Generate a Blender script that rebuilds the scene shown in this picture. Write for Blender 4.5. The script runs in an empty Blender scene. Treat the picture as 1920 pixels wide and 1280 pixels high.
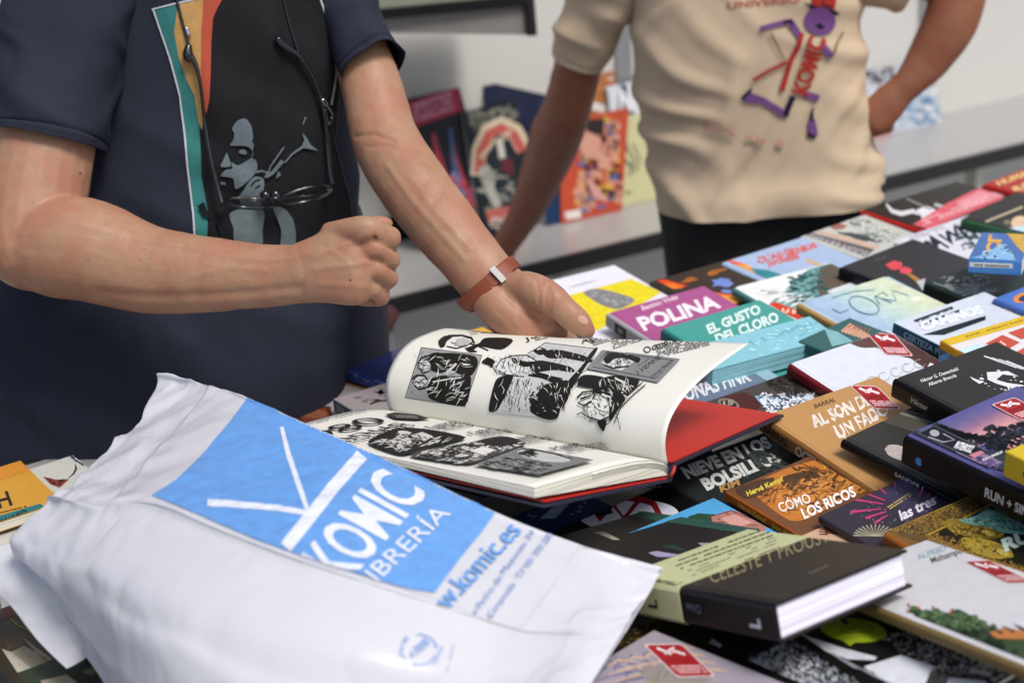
import bpy, bmesh, math, random
from mathutils import Vector, Matrix, noise
from mathutils.bvhtree import BVHTree
from mathutils.geometry import tessellate_polygon

# ------------------------------------------------------------------ camera, sky, sun, exposure
SC = bpy.context.scene
COL = SC.collection
FPX, CX, CY = 3000.0, 960.0, 640.0          # focal length and centre in pixels of the 1920 x 1280 photograph
CAM = Vector((0, 0, 1.60))
PITCH, ROLL = math.radians(20.5), math.radians(4.5)
FW = Vector((0, math.cos(PITCH), -math.sin(PITCH)))
_U0 = Vector((0, math.sin(PITCH), math.cos(PITCH)))
RT = Vector((1, 0, 0)) * math.cos(ROLL) - _U0 * math.sin(ROLL)
UP = Vector((1, 0, 0)) * math.sin(ROLL) + _U0 * math.cos(ROLL)
cd = bpy.data.cameras.new('camera'); cam = bpy.data.objects.new('camera', cd); COL.objects.link(cam)
cam.matrix_world = Matrix(((RT.x, UP.x, -FW.x, CAM.x), (RT.y, UP.y, -FW.y, CAM.y), (RT.z, UP.z, -FW.z, CAM.z), (0, 0, 0, 1)))
cd.sensor_width = 36; cd.lens = FPX / 1920 * 36; cd.clip_start = 0.05; cd.clip_end = 3000
cd.dof.use_dof = True; cd.dof.focus_distance = 1.78; cd.dof.aperture_fstop = 4.2
SC.camera = cam

SUN_EL, SUN_AZ = math.radians(58), math.radians(140)     # azimuth clockwise from +Y: behind the camera, to its right
w = bpy.data.worlds.new('World'); SC.world = w; w.use_nodes = True
nt = w.node_tree; bg = nt.nodes['Background']
sky = nt.nodes.new('ShaderNodeTexSky'); sky.sky_type = 'NISHITA'; sky.sun_disc = False
sky.sun_elevation = SUN_EL; sky.sun_rotation = SUN_AZ; sky.air_density = 1.0; sky.dust_density = 4.0; sky.ozone_density = 1.0
nt.links.new(sky.outputs[0], bg.inputs[0]); bg.inputs[1].default_value = 0.095
sl = bpy.data.lights.new('sun', 'SUN'); sl.energy = 1.9; sl.angle = math.radians(18); sl.color = (1, .97, .94)
so = bpy.data.objects.new('sun', sl); COL.objects.link(so)
_sd = Vector((math.sin(SUN_AZ) * math.cos(SUN_EL), math.cos(SUN_AZ) * math.cos(SUN_EL), math.sin(SUN_EL)))
so.rotation_euler = _sd.to_track_quat('Z', 'Y').to_euler(); so.location = _sd * 20
vs = SC.view_settings; vs.view_transform = 'Standard'; vs.look = 'None'; vs.gamma = 1; vs.use_curve_mapping = False
vs.exposure = 0.43
try:
    SC.cycles.use_denoising = True; SC.cycles.max_bounces = 6; SC.cycles.transparent_max_bounces = 12
except Exception: pass

# ------------------------------------------------------------------ helpers
def ray(px, py): return FW + RT * ((px - CX) / FPX) - UP * ((py - CY) / FPX)
def P(px, py, z):                       # pixel -> point on the horizontal plane of height z
    d = ray(px, py); return CAM + d * ((z - CAM.z) / d.z)
def Q(px, py, depth): return CAM + ray(px, py) * depth
def pxl(v):                             # world -> pixel
    d = v - CAM; k = d.dot(FW); return (CX + FPX * d.dot(RT) / k, CY - FPX * d.dot(UP) / k)
def lin(c):
    if isinstance(c, str): c = [int(c[i:i + 2], 16) for i in (0, 2, 4)]
    return tuple(((x / 255) / 12.92 if x / 255 <= .04045 else ((x / 255 + .055) / 1.055) ** 2.4) for x in c[:3])
def alb(c):                             # printed colours as surface albedo: dark inks are darker than they photograph
    l = lin(c) if isinstance(c, str) else c; m = max(l); k = .5 + .5 * min(1, m * 2.0); return tuple(x * k for x in l)
MATS = {}
def mat(name, col='808080', rough=.5, metal=0, var=0, vscale=30, bump=0, bscale=200, spec=.5, sss=0, trans=0, alpha=1, coat=0):
    if name in MATS: return MATS[name]
    m = bpy.data.materials.new(name); m.use_nodes = True; n = m.node_tree.nodes; l = m.node_tree.links
    b = n['Principled BSDF']; c = lin(col) if not isinstance(col, tuple) else col
    b.inputs['Base Color'].default_value = (*c, 1); b.inputs['Roughness'].default_value = rough
    b.inputs['Metallic'].default_value = metal; b.inputs['Specular IOR Level'].default_value = spec
    b.inputs['Coat Weight'].default_value = coat; b.inputs['Coat Roughness'].default_value = .15
    if sss:
        b.inputs['Subsurface Weight'].default_value = sss; b.inputs['Subsurface Radius'].default_value = (1, .35, .2); b.inputs['Subsurface Scale'].default_value = .008
    if trans: b.inputs['Transmission Weight'].default_value = trans
    if alpha < 1: b.inputs['Alpha'].default_value = alpha
    tc = n.new('ShaderNodeTexCoord')
    if var:
        t = n.new('ShaderNodeTexNoise'); t.inputs['Scale'].default_value = vscale; t.inputs['Detail'].default_value = 5
        r = n.new('ShaderNodeMix'); r.data_type = 'RGBA'
        r.inputs[6].default_value = (*[x * (1 - var) for x in c], 1); r.inputs[7].default_value = (*[min(1, x * (1 + var)) for x in c], 1)
        l.new(tc.outputs['Object'], t.inputs['Vector']); l.new(t.outputs[0], r.inputs[0]); l.new(r.outputs[2], b.inputs['Base Color'])
    if bump:
        t2 = n.new('ShaderNodeTexNoise'); t2.inputs['Scale'].default_value = bscale; t2.inputs['Detail'].default_value = 4
        bp = n.new('ShaderNodeBump'); bp.inputs['Strength'].default_value = bump; bp.inputs['Distance'].default_value = .002
        l.new(tc.outputs['Object'], t2.inputs['Vector']); l.new(t2.outputs[0], bp.inputs['Height']); l.new(bp.outputs[0], b.inputs['Normal'])
    MATS[name] = m; return m
def ink(name, rough=.42, spec=.22, coat=0):
    if name in MATS: return MATS[name]
    m = mat(name, 'ffffff', rough, spec=spec, coat=coat); n = m.node_tree.nodes
    a = n.new('ShaderNodeAttribute'); a.attribute_name = 'Col'
    l = m.node_tree.links; tc = n.new('ShaderNodeTexCoord'); t = n.new('ShaderNodeTexNoise'); t.inputs['Scale'].default_value = 70; t.inputs['Detail'].default_value = 6; t.inputs['Roughness'].default_value = .7
    r = n.new('ShaderNodeMapRange'); r.inputs[1].default_value = .3; r.inputs[2].default_value = .7; r.inputs[3].default_value = .84; r.inputs[4].default_value = 1.08
    mx = n.new('ShaderNodeVectorMath'); mx.operation = 'SCALE'
    l.new(tc.outputs['Object'], t.inputs['Vector']); l.new(t.outputs[0], r.inputs[0]); l.new(a.outputs['Color'], mx.inputs[0]); l.new(r.outputs[0], mx.inputs[3]); l.new(mx.outputs[0], n['Principled BSDF'].inputs['Base Color']); return m
def mesh_obj(name, vs_, fs, m=None, parent=None, smooth=False, cols=None):
    me = bpy.data.meshes.new(name); me.from_pydata([tuple(v) for v in vs_], [], fs); me.update()
    o = bpy.data.objects.new(name, me); COL.objects.link(o)
    if m: me.materials.append(m)
    if smooth:
        for p in me.polygons: p.use_smooth = True
    if cols:
        at = me.color_attributes.new('Col', 'FLOAT_COLOR', 'CORNER'); i = 0
        for p in me.polygons:
            for _ in p.loop_indices: at.data[i].color = (*cols[p.index], 1); i += 1
    if parent: o.parent = parent
    return o
def tag(o, label=None, cat=None, group=None, kind=None):
    if label: o['label'] = label
    if cat: o['category'] = cat
    if group: o['group'] = group
    if kind: o['kind'] = kind
    return o
def empty(name, M, label=None, cat=None, group=None):
    o = bpy.data.objects.new(name, None); COL.objects.link(o); o.empty_display_size = .05
    o.matrix_world = M if isinstance(M, Matrix) else Matrix.Translation(M)
    return tag(o, label, cat, group)
def box_vf(x0, x1, y0, y1, z0, z1):
    v = [(x, y, z) for z in (z0, z1) for y in (y0, y1) for x in (x0, x1)]
    return v, [(0, 2, 3, 1), (4, 5, 7, 6), (0, 1, 5, 4), (2, 6, 7, 3), (0, 4, 6, 2), (1, 3, 7, 5)]
def box(name, x0, x1, y0, y1, z0, z1, m, parent=None, bev=0):
    v, f = box_vf(x0, x1, y0, y1, z0, z1); o = mesh_obj(name, v, f, m, parent)
    if bev:
        bm = bmesh.new(); bm.from_mesh(o.data); bmesh.ops.bevel(bm, geom=bm.edges[:], offset=bev, segments=2, affect='EDGES', profile=.5); bm.to_mesh(o.data); bm.free()
    return o
def extrude_profile(name, prof, y0, y1, m, parent=None, smooth=False):   # closed x-z profile swept along y
    n = len(prof); v = [(x, y0, z) for x, z in prof] + [(x, y1, z) for x, z in prof]
    f = [(i, i + n, (i + 1) % n + n, (i + 1) % n) for i in range(n)]
    tri = tessellate_polygon([[Vector((x, z, 0)) for x, z in prof]])
    for a, b, c in tri: f.append((a, b, c)); f.append((c + n, b + n, a + n))
    o = mesh_obj(name, v, f, m, parent)
    bm = bmesh.new(); bm.from_mesh(o.data); bmesh.ops.recalc_face_normals(bm, faces=bm.faces[:]); bm.to_mesh(o.data); bm.free()
    return o
def catmull(pts, n):                     # resample a list of tuples smoothly
    out = []; L = len(pts)
    for i in range(L - 1):
        p0, p1, p2, p3 = pts[max(i - 1, 0)], pts[i], pts[i + 1], pts[min(i + 2, L - 1)]
        for k in range(n):
            t = k / n
            out.append(tuple(.5 * ((2 * b) + (c - a) * t + (2 * a - 5 * b + 4 * c - d) * t * t + (3 * b - a - 3 * c + d) * t ** 3) for a, b, c, d in zip(p0, p1, p2, p3)))
    out.append(tuple(pts[-1])); return out
def tube_vf(pts, radii, seg=10, cap=True):
    pts = [Vector(p) for p in pts]; vs_, fs = [], []; n = len(pts); ref = None
    for i, p in enumerate(pts):
        t = (pts[min(i + 1, n - 1)] - pts[max(i - 1, 0)]).normalized()
        if ref is None: ref = Vector((0, 0, 1)) if abs(t.z) < .9 else Vector((1, 0, 0))
        a = (ref - t * ref.dot(t)).normalized(); ref = a; b = t.cross(a)
        r = radii[i] if isinstance(radii, (list, tuple)) else radii
        for k in range(seg):
            g = 2 * math.pi * k / seg; vs_.append(p + a * (r * math.cos(g)) + b * (r * math.sin(g)))
    for i in range(n - 1):
        for k in range(seg):
            k2 = (k + 1) % seg; fs.append((i * seg + k, i * seg + k2, (i + 1) * seg + k2, (i + 1) * seg + k))
    if cap: fs.append(tuple(range(seg - 1, -1, -1))); fs.append(tuple((n - 1) * seg + k for k in range(seg)))
    return vs_, fs
def tube(name, pts, radii, m, parent=None, seg=10):
    v, f = tube_vf(pts, radii, seg); return mesh_obj(name, v, f, m, parent, smooth=True)

# ------------------------------------------------------------------ flat print (lettering and pictures) laid on real surfaces
_TX = {}
def text_mesh(s, bold=0.0):
    if (s, bold) in _TX: return _TX[(s, bold)]
    c = bpy.data.curves.new('t', 'FONT'); c.body = s; c.size = 1; c.offset = bold; c.resolution_u = 3; c.fill_mode = 'FRONT'
    o = bpy.data.objects.new('t', c); COL.objects.link(o)
    me = o.to_mesh(); me.calc_loop_triangles()
    v = [(p.co.x, p.co.y) for p in me.vertices]; t = [tuple(x.vertices) for x in me.loop_triangles]
    o.to_mesh_clear(); bpy.data.objects.remove(o); bpy.data.curves.remove(c)
    if not v: v = [(0, 0), (1, 0), (0, 1)]; t = []
    x0 = min(a for a, b in v); x1 = max(a for a, b in v)
    v = [((a - x0) / max(1e-6, x1 - x0), b / .72) for a, b in v]
    _TX[(s, bold)] = (v, t); return v, t
# every item yields (colour, [pixel verts], [triangles]); colours are the print's own sRGB values
def poly(c, *pts):
    pts = [tuple(p) for p in pts]
    return c, pts, [tuple(t) for t in tessellate_polygon([[Vector((x, y, 0)) for x, y in pts]])]
def spoly(c, *pts, n=4):                                # hand-drawn shape: rounded outline through the points
    L = len(pts); out = []
    for i in range(L):
        p0, p1, p2, p3 = pts[i - 1], pts[i], pts[(i + 1) % L], pts[(i + 2) % L]
        for k in range(n):
            t = k / n; out.append(tuple(.5 * (2 * b + .7 * (c_ - a) * t + (1.4 * a - 3.7 * b + 3 * c_ - .7 * d - .0) * t * t + (-.7 * a + 1.7 * b - 1.7 * c_ + .7 * d + .0) * t ** 3 + 0 * t) if False else (lambda m0, m1: (2 * t ** 3 - 3 * t * t + 1) * b + (t ** 3 - 2 * t * t + t) * m0 + (-2 * t ** 3 + 3 * t * t) * c_ + (t ** 3 - t * t) * m1)((c_ - a) * .4, (d - b) * .4) for a, b, c_, d in zip(p0, p1, p2, p3)))
    return poly(c, *out)
def text(c, s, p0, p1, top, bold=0.0, jit=0):
    v, t = text_mesh(s, bold)
    if jit:                                              # hand-painted wobble
        L = math.hypot(p1[0] - p0[0], p1[1] - p0[1]) or 1
        v = [(a + jit / L * noise.noise(Vector((a * 40, b * 4, len(s)))), b + jit / L * 6 * noise.noise(Vector((a * 37, b * 5, 9.5)))) for a, b in v]
    return c, [(p0[0] + a * (p1[0] - p0[0]) + b * (top[0] - p0[0]), p0[1] + a * (p1[1] - p0[1]) + b * (top[1] - p0[1])) for a, b in v], t
def grad(stops, q0, q1, r0, r1, n=14):                   # printed colour ramp: from edge q0-q1 to edge r0-r1
    out = []; cs = [[int(c[i:i + 2], 16) for i in (0, 2, 4)] for c in stops]
    for i in range(n):
        f = i / (n - 1) * (len(cs) - 1); k = min(int(f), len(cs) - 2); f -= k
        c = '%02x%02x%02x' % tuple(round(a + (b - a) * f) for a, b in zip(cs[k], cs[k + 1]))
        a, b = i / n, min(1, (i + 1.15) / n); m = lambda p, r, t: (p[0] + (r[0] - p[0]) * t, p[1] + (r[1] - p[1]) * t)
        out.append(poly(c, m(q0, r0, a), m(q1, r1, a), m(q1, r1, b), m(q0, r0, b)))
    return out
def line(c, pts, wd):
    v, t = [], []; n = len(pts); wl = wd if isinstance(wd, (list, tuple)) else [wd] * n
    for i, p in enumerate(pts):
        a, b = pts[max(i - 1, 0)], pts[min(i + 1, n - 1)]; dx, dy = b[0] - a[0], b[1] - a[1]; L = math.hypot(dx, dy) or 1
        v += [(p[0] - dy / L * wl[i] / 2, p[1] + dx / L * wl[i] / 2), (p[0] + dy / L * wl[i] / 2, p[1] - dx / L * wl[i] / 2)]
    for i in range(n - 1): t += [(2 * i, 2 * i + 1, 2 * i + 3), (2 * i, 2 * i + 3, 2 * i + 2)]
    return c, v, t
def ell(c, cx, cy, ax, ay, n=28, rough=0, seed=0):      # ax, ay: the two half-axis vectors in pixels
    r = random.Random(seed); v = []
    for k in range(n):
        g = 2 * math.pi * k / n; s = 1 + rough * (r.random() - .5) * 2
        v.append((cx + s * (ax[0] * math.cos(g) + ay[0] * math.sin(g)), cy + s * (ax[1] * math.cos(g) + ay[1] * math.sin(g))))
    return poly(c, *v)
def many(c, shapes):                                    # several shapes of one colour as one layer
    V, T = [], []
    for _, v, t in shapes:
        k = len(V); V += v; T += [tuple(i + k for i in q) for q in t]
    return c, V, T
def specks(c, quad, n, size, seed=0, stretch=(1, .4), dens=None):   # small irregular flecks inside a pixel quad
    r = random.Random(seed); sh = []
    for _ in range(n):
        a, b = r.random(), r.random()
        if dens and r.random() > dens(a, b): continue
        x = (1 - a) * (1 - b) * quad[0][0] + a * (1 - b) * quad[1][0] + a * b * quad[2][0] + (1 - a) * b * quad[3][0]
        y = (1 - a) * (1 - b) * quad[0][1] + a * (1 - b) * quad[1][1] + a * b * quad[2][1] + (1 - a) * b * quad[3][1]
        s = size * (.4 + r.random()); k = r.randint(4, 6); g0 = r.random() * 6
        sh.append((c, [(x + s * stretch[0] * math.cos(g0 + 6.283 * i / k) * (.6 + .7 * r.random()), y + s * stretch[1] * math.sin(g0 + 6.283 * i / k) * (.6 + .7 * r.random())) for i in range(k)], [(0, i, i + 1) for i in range(1, k - 1)]))
    return many(c, sh)
def scrib(c, p0, p1, top, rows, seed=0, wd=1.0, fill=.8):           # unreadable lines of small type
    r = random.Random(seed); sh = []
    for i in range(rows):
        b = 1 - (i + .5) / rows; a = r.random() * .05
        while a < 1:
            l = .02 + .06 * r.random(); e = min(1, a + l)
            if r.random() < fill:
                q = [(p0[0] + t * (p1[0] - p0[0]) + b * (top[0] - p0[0]), p0[1] + t * (p1[1] - p0[1]) + b * (top[1] - p0[1])) for t in (a, e)]
                sh.append(line(c, q, wd))
            a = e + .012
    return many(c, sh)
def subdivide2d(v, t, mx):
    v = list(v); out = []; st = [tuple(x) for x in t]; cache = {}
    def mid(i, j):
        k = (min(i, j), max(i, j))
        if k not in cache: cache[k] = len(v); v.append(((v[i][0] + v[j][0]) / 2, (v[i][1] + v[j][1]) / 2))
        return cache[k]
    while st:
        a, b, c = st.pop()
        d = [(math.hypot(v[i][0] - v[j][0], v[i][1] - v[j][1]), i, j) for i, j in ((a, b), (b, c), (c, a))]
        L, i, j = max(d)
        if L > mx and len(out) < 60000:
            m = mid(i, j); k = ({a, b, c} - {i, j}).pop()
            if (i, j) in ((a, b), (b, c), (c, a)): st += [(i, m, k), (m, j, k)]
            else: st += [(j, m, k), (m, i, k)]
        else: out.append((a, b, c))
    return v, out
def clip_poly(pts, x0, x1, y0, y1):
    for ax, lim, sg in ((0, x0, 1), (0, x1, -1), (1, y0, 1), (1, y1, -1)):
        o = []
        for i, p in enumerate(pts):
            q = pts[(i + 1) % len(pts)]; dp, dq = sg * (p[ax] - lim), sg * (q[ax] - lim)
            if dp >= 0: o.append(p)
            if (dp >= 0) != (dq >= 0):
                s = dp / (dp - dq); o.append((p[0] + s * (q[0] - p[0]), p[1] + s * (q[1] - p[1])))
        pts = o
        if len(pts) < 3: return []
    return pts
STEP = 0.00006
def sketch(c, quad, n, ln, wd, ang, spread=.4, seed=0, bend=.25):      # short pen strokes inside a pixel quad
    r = random.Random(seed); sh = []
    for _ in range(n):
        a, b = r.random(), r.random()
        x, y = [(1 - a) * (1 - b) * quad[0][i] + a * (1 - b) * quad[1][i] + a * b * quad[2][i] + (1 - a) * b * quad[3][i] for i in (0, 1)]
        g = math.radians(ang) + (r.random() - .5) * 2 * spread; l = ln * (.4 + r.random()); dx, dy = math.cos(g) * l / 2, math.sin(g) * l / 2; k = (r.random() - .5) * 2 * bend
        sh.append(line(c, [(x - dx, y - dy), (x - dy * k, y + dx * k), (x + dx, y + dy)], [wd * .3, wd * (.6 + r.random()), wd * .2]))
    return many(c, sh)
def print_plane(parent, M, rect, items, name='cover_print', m=None, base=.00025, axis='top'):
    """print items on the plane z=0 of frame M (child coordinates of parent), clipped to rect=(x0,x1,y0,y1)"""
    Mw = M; inv = Mw.inverted(); o = Mw.translation; nrm = (Mw.to_3x3() @ Vector((0, 0, 1))).normalized()
    V, Fc, C = [], [], []; pinv = parent.matrix_world.inverted() if parent else Matrix()
    T = pinv @ Mw
    for li, (c, pv, tr) in enumerate(items):
        loc = []
        for x, y in pv:
            d = ray(x, y); k = d.dot(nrm); s = (o - CAM).dot(nrm) / k if abs(k) > 1e-9 else 0
            q = inv @ (CAM + d * s); loc.append((q.x, q.y))
        z = base + li * STEP; cl = alb(c)
        for t in tr:
            pp = [loc[i] for i in t]
            if max(p[0] for p in pp) > rect[1] or min(p[0] for p in pp) < rect[0] or max(p[1] for p in pp) > rect[3] or min(p[1] for p in pp) < rect[2]:
                pp = clip_poly(pp, *rect)
            if len(pp) < 3: continue
            k = len(V); ar = sum(pp[i][0] * pp[(i + 1) % len(pp)][1] - pp[(i + 1) % len(pp)][0] * pp[i][1] for i in range(len(pp)))
            if ar < 0: pp = pp[::-1]
            V += [T @ Vector((p[0], p[1], z)) for p in pp]; Fc.append(tuple(range(k, k + len(pp)))); C.append(cl)
    if not Fc: return None
    return mesh_obj(name, V, Fc, m or ink('printed_ink'), parent, cols=C)
def bvh_of(objs):
    V, Fc = [], []; dg = bpy.context.evaluated_depsgraph_get()
    for o in (objs if isinstance(objs, list) else [objs]):
        e = o.evaluated_get(dg); me = e.to_mesh(); k = len(V)
        V += [o.matrix_world @ v.co for v in me.vertices]; Fc += [tuple(i + k for i in p.vertices) for p in me.polygons]; e.to_mesh_clear()
    return BVHTree.FromPolygons(V, Fc)
def print_surf(parent, bvh, items, name='print', m=None, mx=10, base=.0006, keep=None, step=STEP):
    """print items on a curved surface: the rays through the picture find the cloth or page that carries the ink"""
    V, Fc, C = [], [], []; pinv = parent.matrix_world.inverted() if parent else Matrix()
    for li, (c, pv, tr) in enumerate(items):
        v2, t2 = subdivide2d(pv, tr, mx); hit = []; cl = alb(c)
        for x, y in v2:
            d = ray(x, y).normalized(); h = bvh.ray_cast(CAM, d)
            if h[0] is None: hit.append(None); continue
            n = h[1] if h[1].dot(d) < 0 else -h[1]
            n = (n - d).normalized() if n.dot(-d) < .35 else n
            hit.append(h[0] + n * (base + li * step))
        idx = {}
        for t in t2:
            if any(hit[i] is None for i in t): continue
            if keep and not keep(sum(v2[i][0] for i in t) / 3, sum(v2[i][1] for i in t) / 3): continue
            a, b, c3 = (hit[i] for i in t)
            if max((a - b).length, (b - c3).length, (a - c3).length) > .06: continue
            f = []
            for i in t:
                if i not in idx: idx[i] = len(V); V.append(pinv @ hit[i])
                f.append(idx[i])
            if (b - a).cross(c3 - a).dot(CAM - a) < 0: f = f[::-1]
            Fc.append(tuple(f)); C.append(cl)
    if not Fc: return None
    return mesh_obj(name, V, Fc, m or ink('printed_ink'), parent, cols=C)
# ------------------------------------------------------------------ the setting: pavement, stall
TA = math.radians(28)                       # the stall runs at this angle to the picture
EU = Vector((math.cos(TA), math.sin(TA), 0)); EV = Vector((math.sin(TA), -math.cos(TA), 0))   # along the stall, towards the customer
TZ = 0.78
def frame(o, u=EU, v=EV):                      # x along the stall, y away from the customer
    n = Vector((0, 0, 1)); y = -v
    return Matrix(((u.x, y.x, 0, o.x), (u.y, y.y, 0, o.y), (0, 0, 1, o.z), (0, 0, 0, 1)))
pav = mat('paving', '7a7771', .85, var=.18, vscale=3, bump=.4, bscale=60)
g = mesh_obj('ground', [(-400, -400, 0), (400, -400, 0), (400, 400, 0), (-400, 400, 0)], [(0, 1, 2, 3)], pav); tag(g, kind='structure')

sf_ = box('floor', -3, 5, -3.2, 1.2, .004, .02, mat('stall_floor', '9a9da2', .7, var=.06, vscale=3), None); sf_.matrix_world = frame(P(1220, 442, .5) * Vector((1, 1, 0)) if False else Vector((P(1220, 442, .5).x, P(1220, 442, .5).y, 0))); tag(sf_, kind='structure')
white_lam = mat('white_laminate', '9a9997', .22, var=.03, vscale=4)
black_trim = mat('black_trim', '1c1c1e', .4)
alu = mat('aluminium', 'b9bbbd', .3, metal=.9, var=.05)
wall_m = mat('wall_panel', 'cbcac4', .6, var=.03, vscale=2)
# table with its books
ta_, tb_ = P(1225, 545, .78), P(1850, 366, .78); t0 = ta_; TB = math.atan2(tb_.y - ta_.y, tb_.x - ta_.x)   # far edge
tab = empty('display_table', frame(Vector((t0.x, t0.y, 0)), Vector((math.cos(TB), math.sin(TB), 0)), Vector((math.sin(TB), -math.cos(TB), 0))), 'long white trestle table covered with comic books', 'table')
box('table_top', -1.3, 1.9, -1.35, .02, TZ - .03, TZ, white_lam, tab, .003)
box('edge_trim', -1.303, 1.903, .0205, .026, TZ - .034, TZ + .002, black_trim, tab)
for x in (-1.2, .3, 1.8):
    for y in (-1.25, -.08): box('leg', x - .02, x + .02, y - .02, y + .02, 0, TZ - .03, alu, tab)
# rear shelf unit
RZ = .50
r0 = P(1220, 442, RZ); r0.z = 0
rs = empty('rear_counter', frame(r0), 'low grey-white counter with black front edge along the stall wall', 'counter')
box('shelf_board', -1.6, 2.6, .012, .40, RZ - .035, RZ, white_lam, rs)
box('edge_trim', -1.6, 2.6, 0, .0118, RZ - .037, RZ + .001, black_trim, rs)
box('back_panel', -1.6, 2.6, .385, .398, 0, RZ - .036, wall_m, rs)
for x in (-.68, .66, 1.95):
    box('leg', x - .022, x + .022, .03, .07, 0, RZ - .036, mat('leg_grey', '73787c', .5), rs)
for x in (-.2, 1.1):
    b_ = box('bracket', x - .012, x + .012, .06, .1, RZ - .13, RZ - .036, mat('bracket_cream', 'cfcbbb', .5), rs)
wl = empty('stall_wall', frame(r0), 'plain off-white panel wall at the back of the stall', 'wall')
for i, (a, b) in enumerate(((-2.6, -1.215), (-1.21, .20), (.205, 1.215), (1.22, 3.4))):
    box('wall_panel', a, b, .402, .43, .0, 2.35, wall_m, wl)
for x in (-1.2125, .2025, 1.2175): box('post', x - .02, x + .02, .385, .4015, RZ + .001, 2.35, alu, wl)
# ------------------------------------------------------------------ books
def page_mat(name, col):
    if name in MATS: return MATS[name]
    m = mat(name, col, .8); n = m.node_tree.nodes; l = m.node_tree.links; b = n['Principled BSDF']
    tc = n.new('ShaderNodeTexCoord'); mp = n.new('ShaderNodeMapping'); mp.inputs['Scale'].default_value = (3, 3, 900)
    t = n.new('ShaderNodeTexNoise'); t.inputs['Scale'].default_value = 1; t.inputs['Detail'].default_value = 3
    r = n.new('ShaderNodeMix'); r.data_type = 'RGBA'; c = lin(col)
    r.inputs[6].default_value = (*[x * .45 for x in c], 1); r.inputs[7].default_value = (*[min(1, x * 1.12) for x in c], 1)
    cr = n.new('ShaderNodeMapRange'); cr.inputs[1].default_value = .3; cr.inputs[2].default_value = .55
    l.new(tc.outputs['Object'], mp.inputs[0]); l.new(mp.outputs[0], t.inputs['Vector']); l.new(t.outputs[0], cr.inputs[0]); l.new(cr.outputs[0], r.inputs[0]); l.new(r.outputs[2], b.inputs['Base Color'])
    return m
def cover_mat(col, rough=.38):
    return mat('cover_%s_%d' % (col, rough * 100), alb(col), rough, var=.1, vscale=60, bump=.05, bscale=40, spec=.25)
BOOKS = []
def SP(c, s, s0, s1, h0=.22, h1=.72, bold=0.02):     # spine lettering, metres along the spine from the head, fractions of its thickness
    def f(M, h, t):
        q = lambda a, b: pxl(M @ Vector((0, -a, b * t))); return text(c, s, q(s0, h0), q(s1, h0), q(s0, h1), bold)
    return f
def SR(c, s0, s1, h0, h1):                             # coloured field on the spine
    def f(M, h, t): return poly(c, *[pxl(M @ Vector((0, -a, b * t))) for a, b in ((s0, h0), (s1, h0), (s1, h1), (s0, h1))])
    return f
class Book: pass
def book(label, A, B=None, D=None, w=.17, h=.24, t=.014, z=.83, tilt=6, roll=0, col='808080', spine=None, hard=True, anchor='A', items=(), sitems=(), pages='d9d4c4', rough=.38, group=None, name='comic_book', cat='book', ang=None):
    """A: pixel of the anchor corner on the top cover (A spine head, B fore-edge head, D spine foot, C fore-edge foot);
    B / D: pixels that give the direction along the head / along the spine (from the anchor)."""
    a = P(A[0], A[1], z); angs = []
    if B is not None:
        d = P(B[0], B[1], z) - a; g = math.atan2(d.y, d.x); angs.append(g + (math.pi if anchor in 'BC' else 0))
    if D is not None:
        d = P(D[0], D[1], z) - a; g = math.atan2(d.y, d.x); angs.append(g + math.pi / 2 + (math.pi if anchor in 'DC' else 0))
    if ang is not None: g = math.radians(ang)
    else: g = math.atan2(sum(math.sin(x) for x in angs), sum(math.cos(x) for x in angs))
    R = Matrix.Rotation(g, 4, 'Z') @ Matrix.Rotation(math.radians(tilt), 4, 'X') @ Matrix.Rotation(math.radians(roll), 4, 'Y')
    # anchor corner sits at a on the top face; local x = width, y = -spine, z up, origin spine head on the underside
    lx = w if anchor in 'BC' else 0; ly = -h if anchor in 'DC' else 0
    M = Matrix.Translation(a) @ R @ Matrix.Translation((-lx, -ly, -t))
    e = empty(name, M, label, cat, group)
    cm = cover_mat(col, rough); th = .0026 if hard else .0006; r = min(.005 if hard else .002, t * .4)
    pr = [(w, t)]
    if hard: pr += [(.0105, t), (.0085, t - .0009), (.0065, t - .0009), (.0048, t)]
    pr += [(r * (1 - math.sin(q)), t - r * (1 - math.cos(q))) for q in [math.pi / 2 * k / 4 for k in range(5)]]
    pr += [(r * (1 - math.cos(q)), r * (1 - math.sin(q))) for q in [math.pi / 2 * k / 4 for k in range(5)]]
    pr += [(w, 0), (w, th), (th * 1.2, th), (th * 1.2, t - th), (w, t - th)]
    pr2 = [pr[0]]
    for p in pr[1:]:
        if abs(p[0] - pr2[-1][0]) + abs(p[1] - pr2[-1][1]) > 1e-6: pr2.append(p)
    c = extrude_profile('cover', pr2, 0, -h, cm, e)
    if spine:
        c.data.materials.append(cover_mat(spine, rough))
        for p in c.data.polygons:
            if p.center.x < .0066 and p.normal.x < .3 and abs(p.normal.y) < .5 and (hard or p.center.x < .0015): p.material_index = 1
    ins = .004 if hard else .0004
    box('page_block', th * 1.2, w - ins, -h + ins, -ins, th, t - th, page_mat('pages_' + pages, pages), e)
    if items:
        pr_ = print_plane(e, M @ Matrix.Translation((0, 0, t)), (.0008 if not hard else .0115, w - .0006, -h + .0006, -.0006), list(items))
        if pr_: pr_.parent = c
    if sitems:
        S = M @ Matrix(((0, 0, -1, 0), (-1, 0, 0, 0), (0, 1, 0, 0), (0, 0, 0, 1)))   # x along the spine, y up
        pr_ = print_plane(e, S, (.0006, h - .0006, r * .5, t - r * .5), [q(M, h, t) if callable(q) else q for q in sitems], 'spine_print')
        if pr_: pr_.parent = c
    b = Book(); b.e = e; b.M = M; b.w = w; b.h = h; b.t = t; b.label = label; BOOKS.append(b)
    return b
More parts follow.
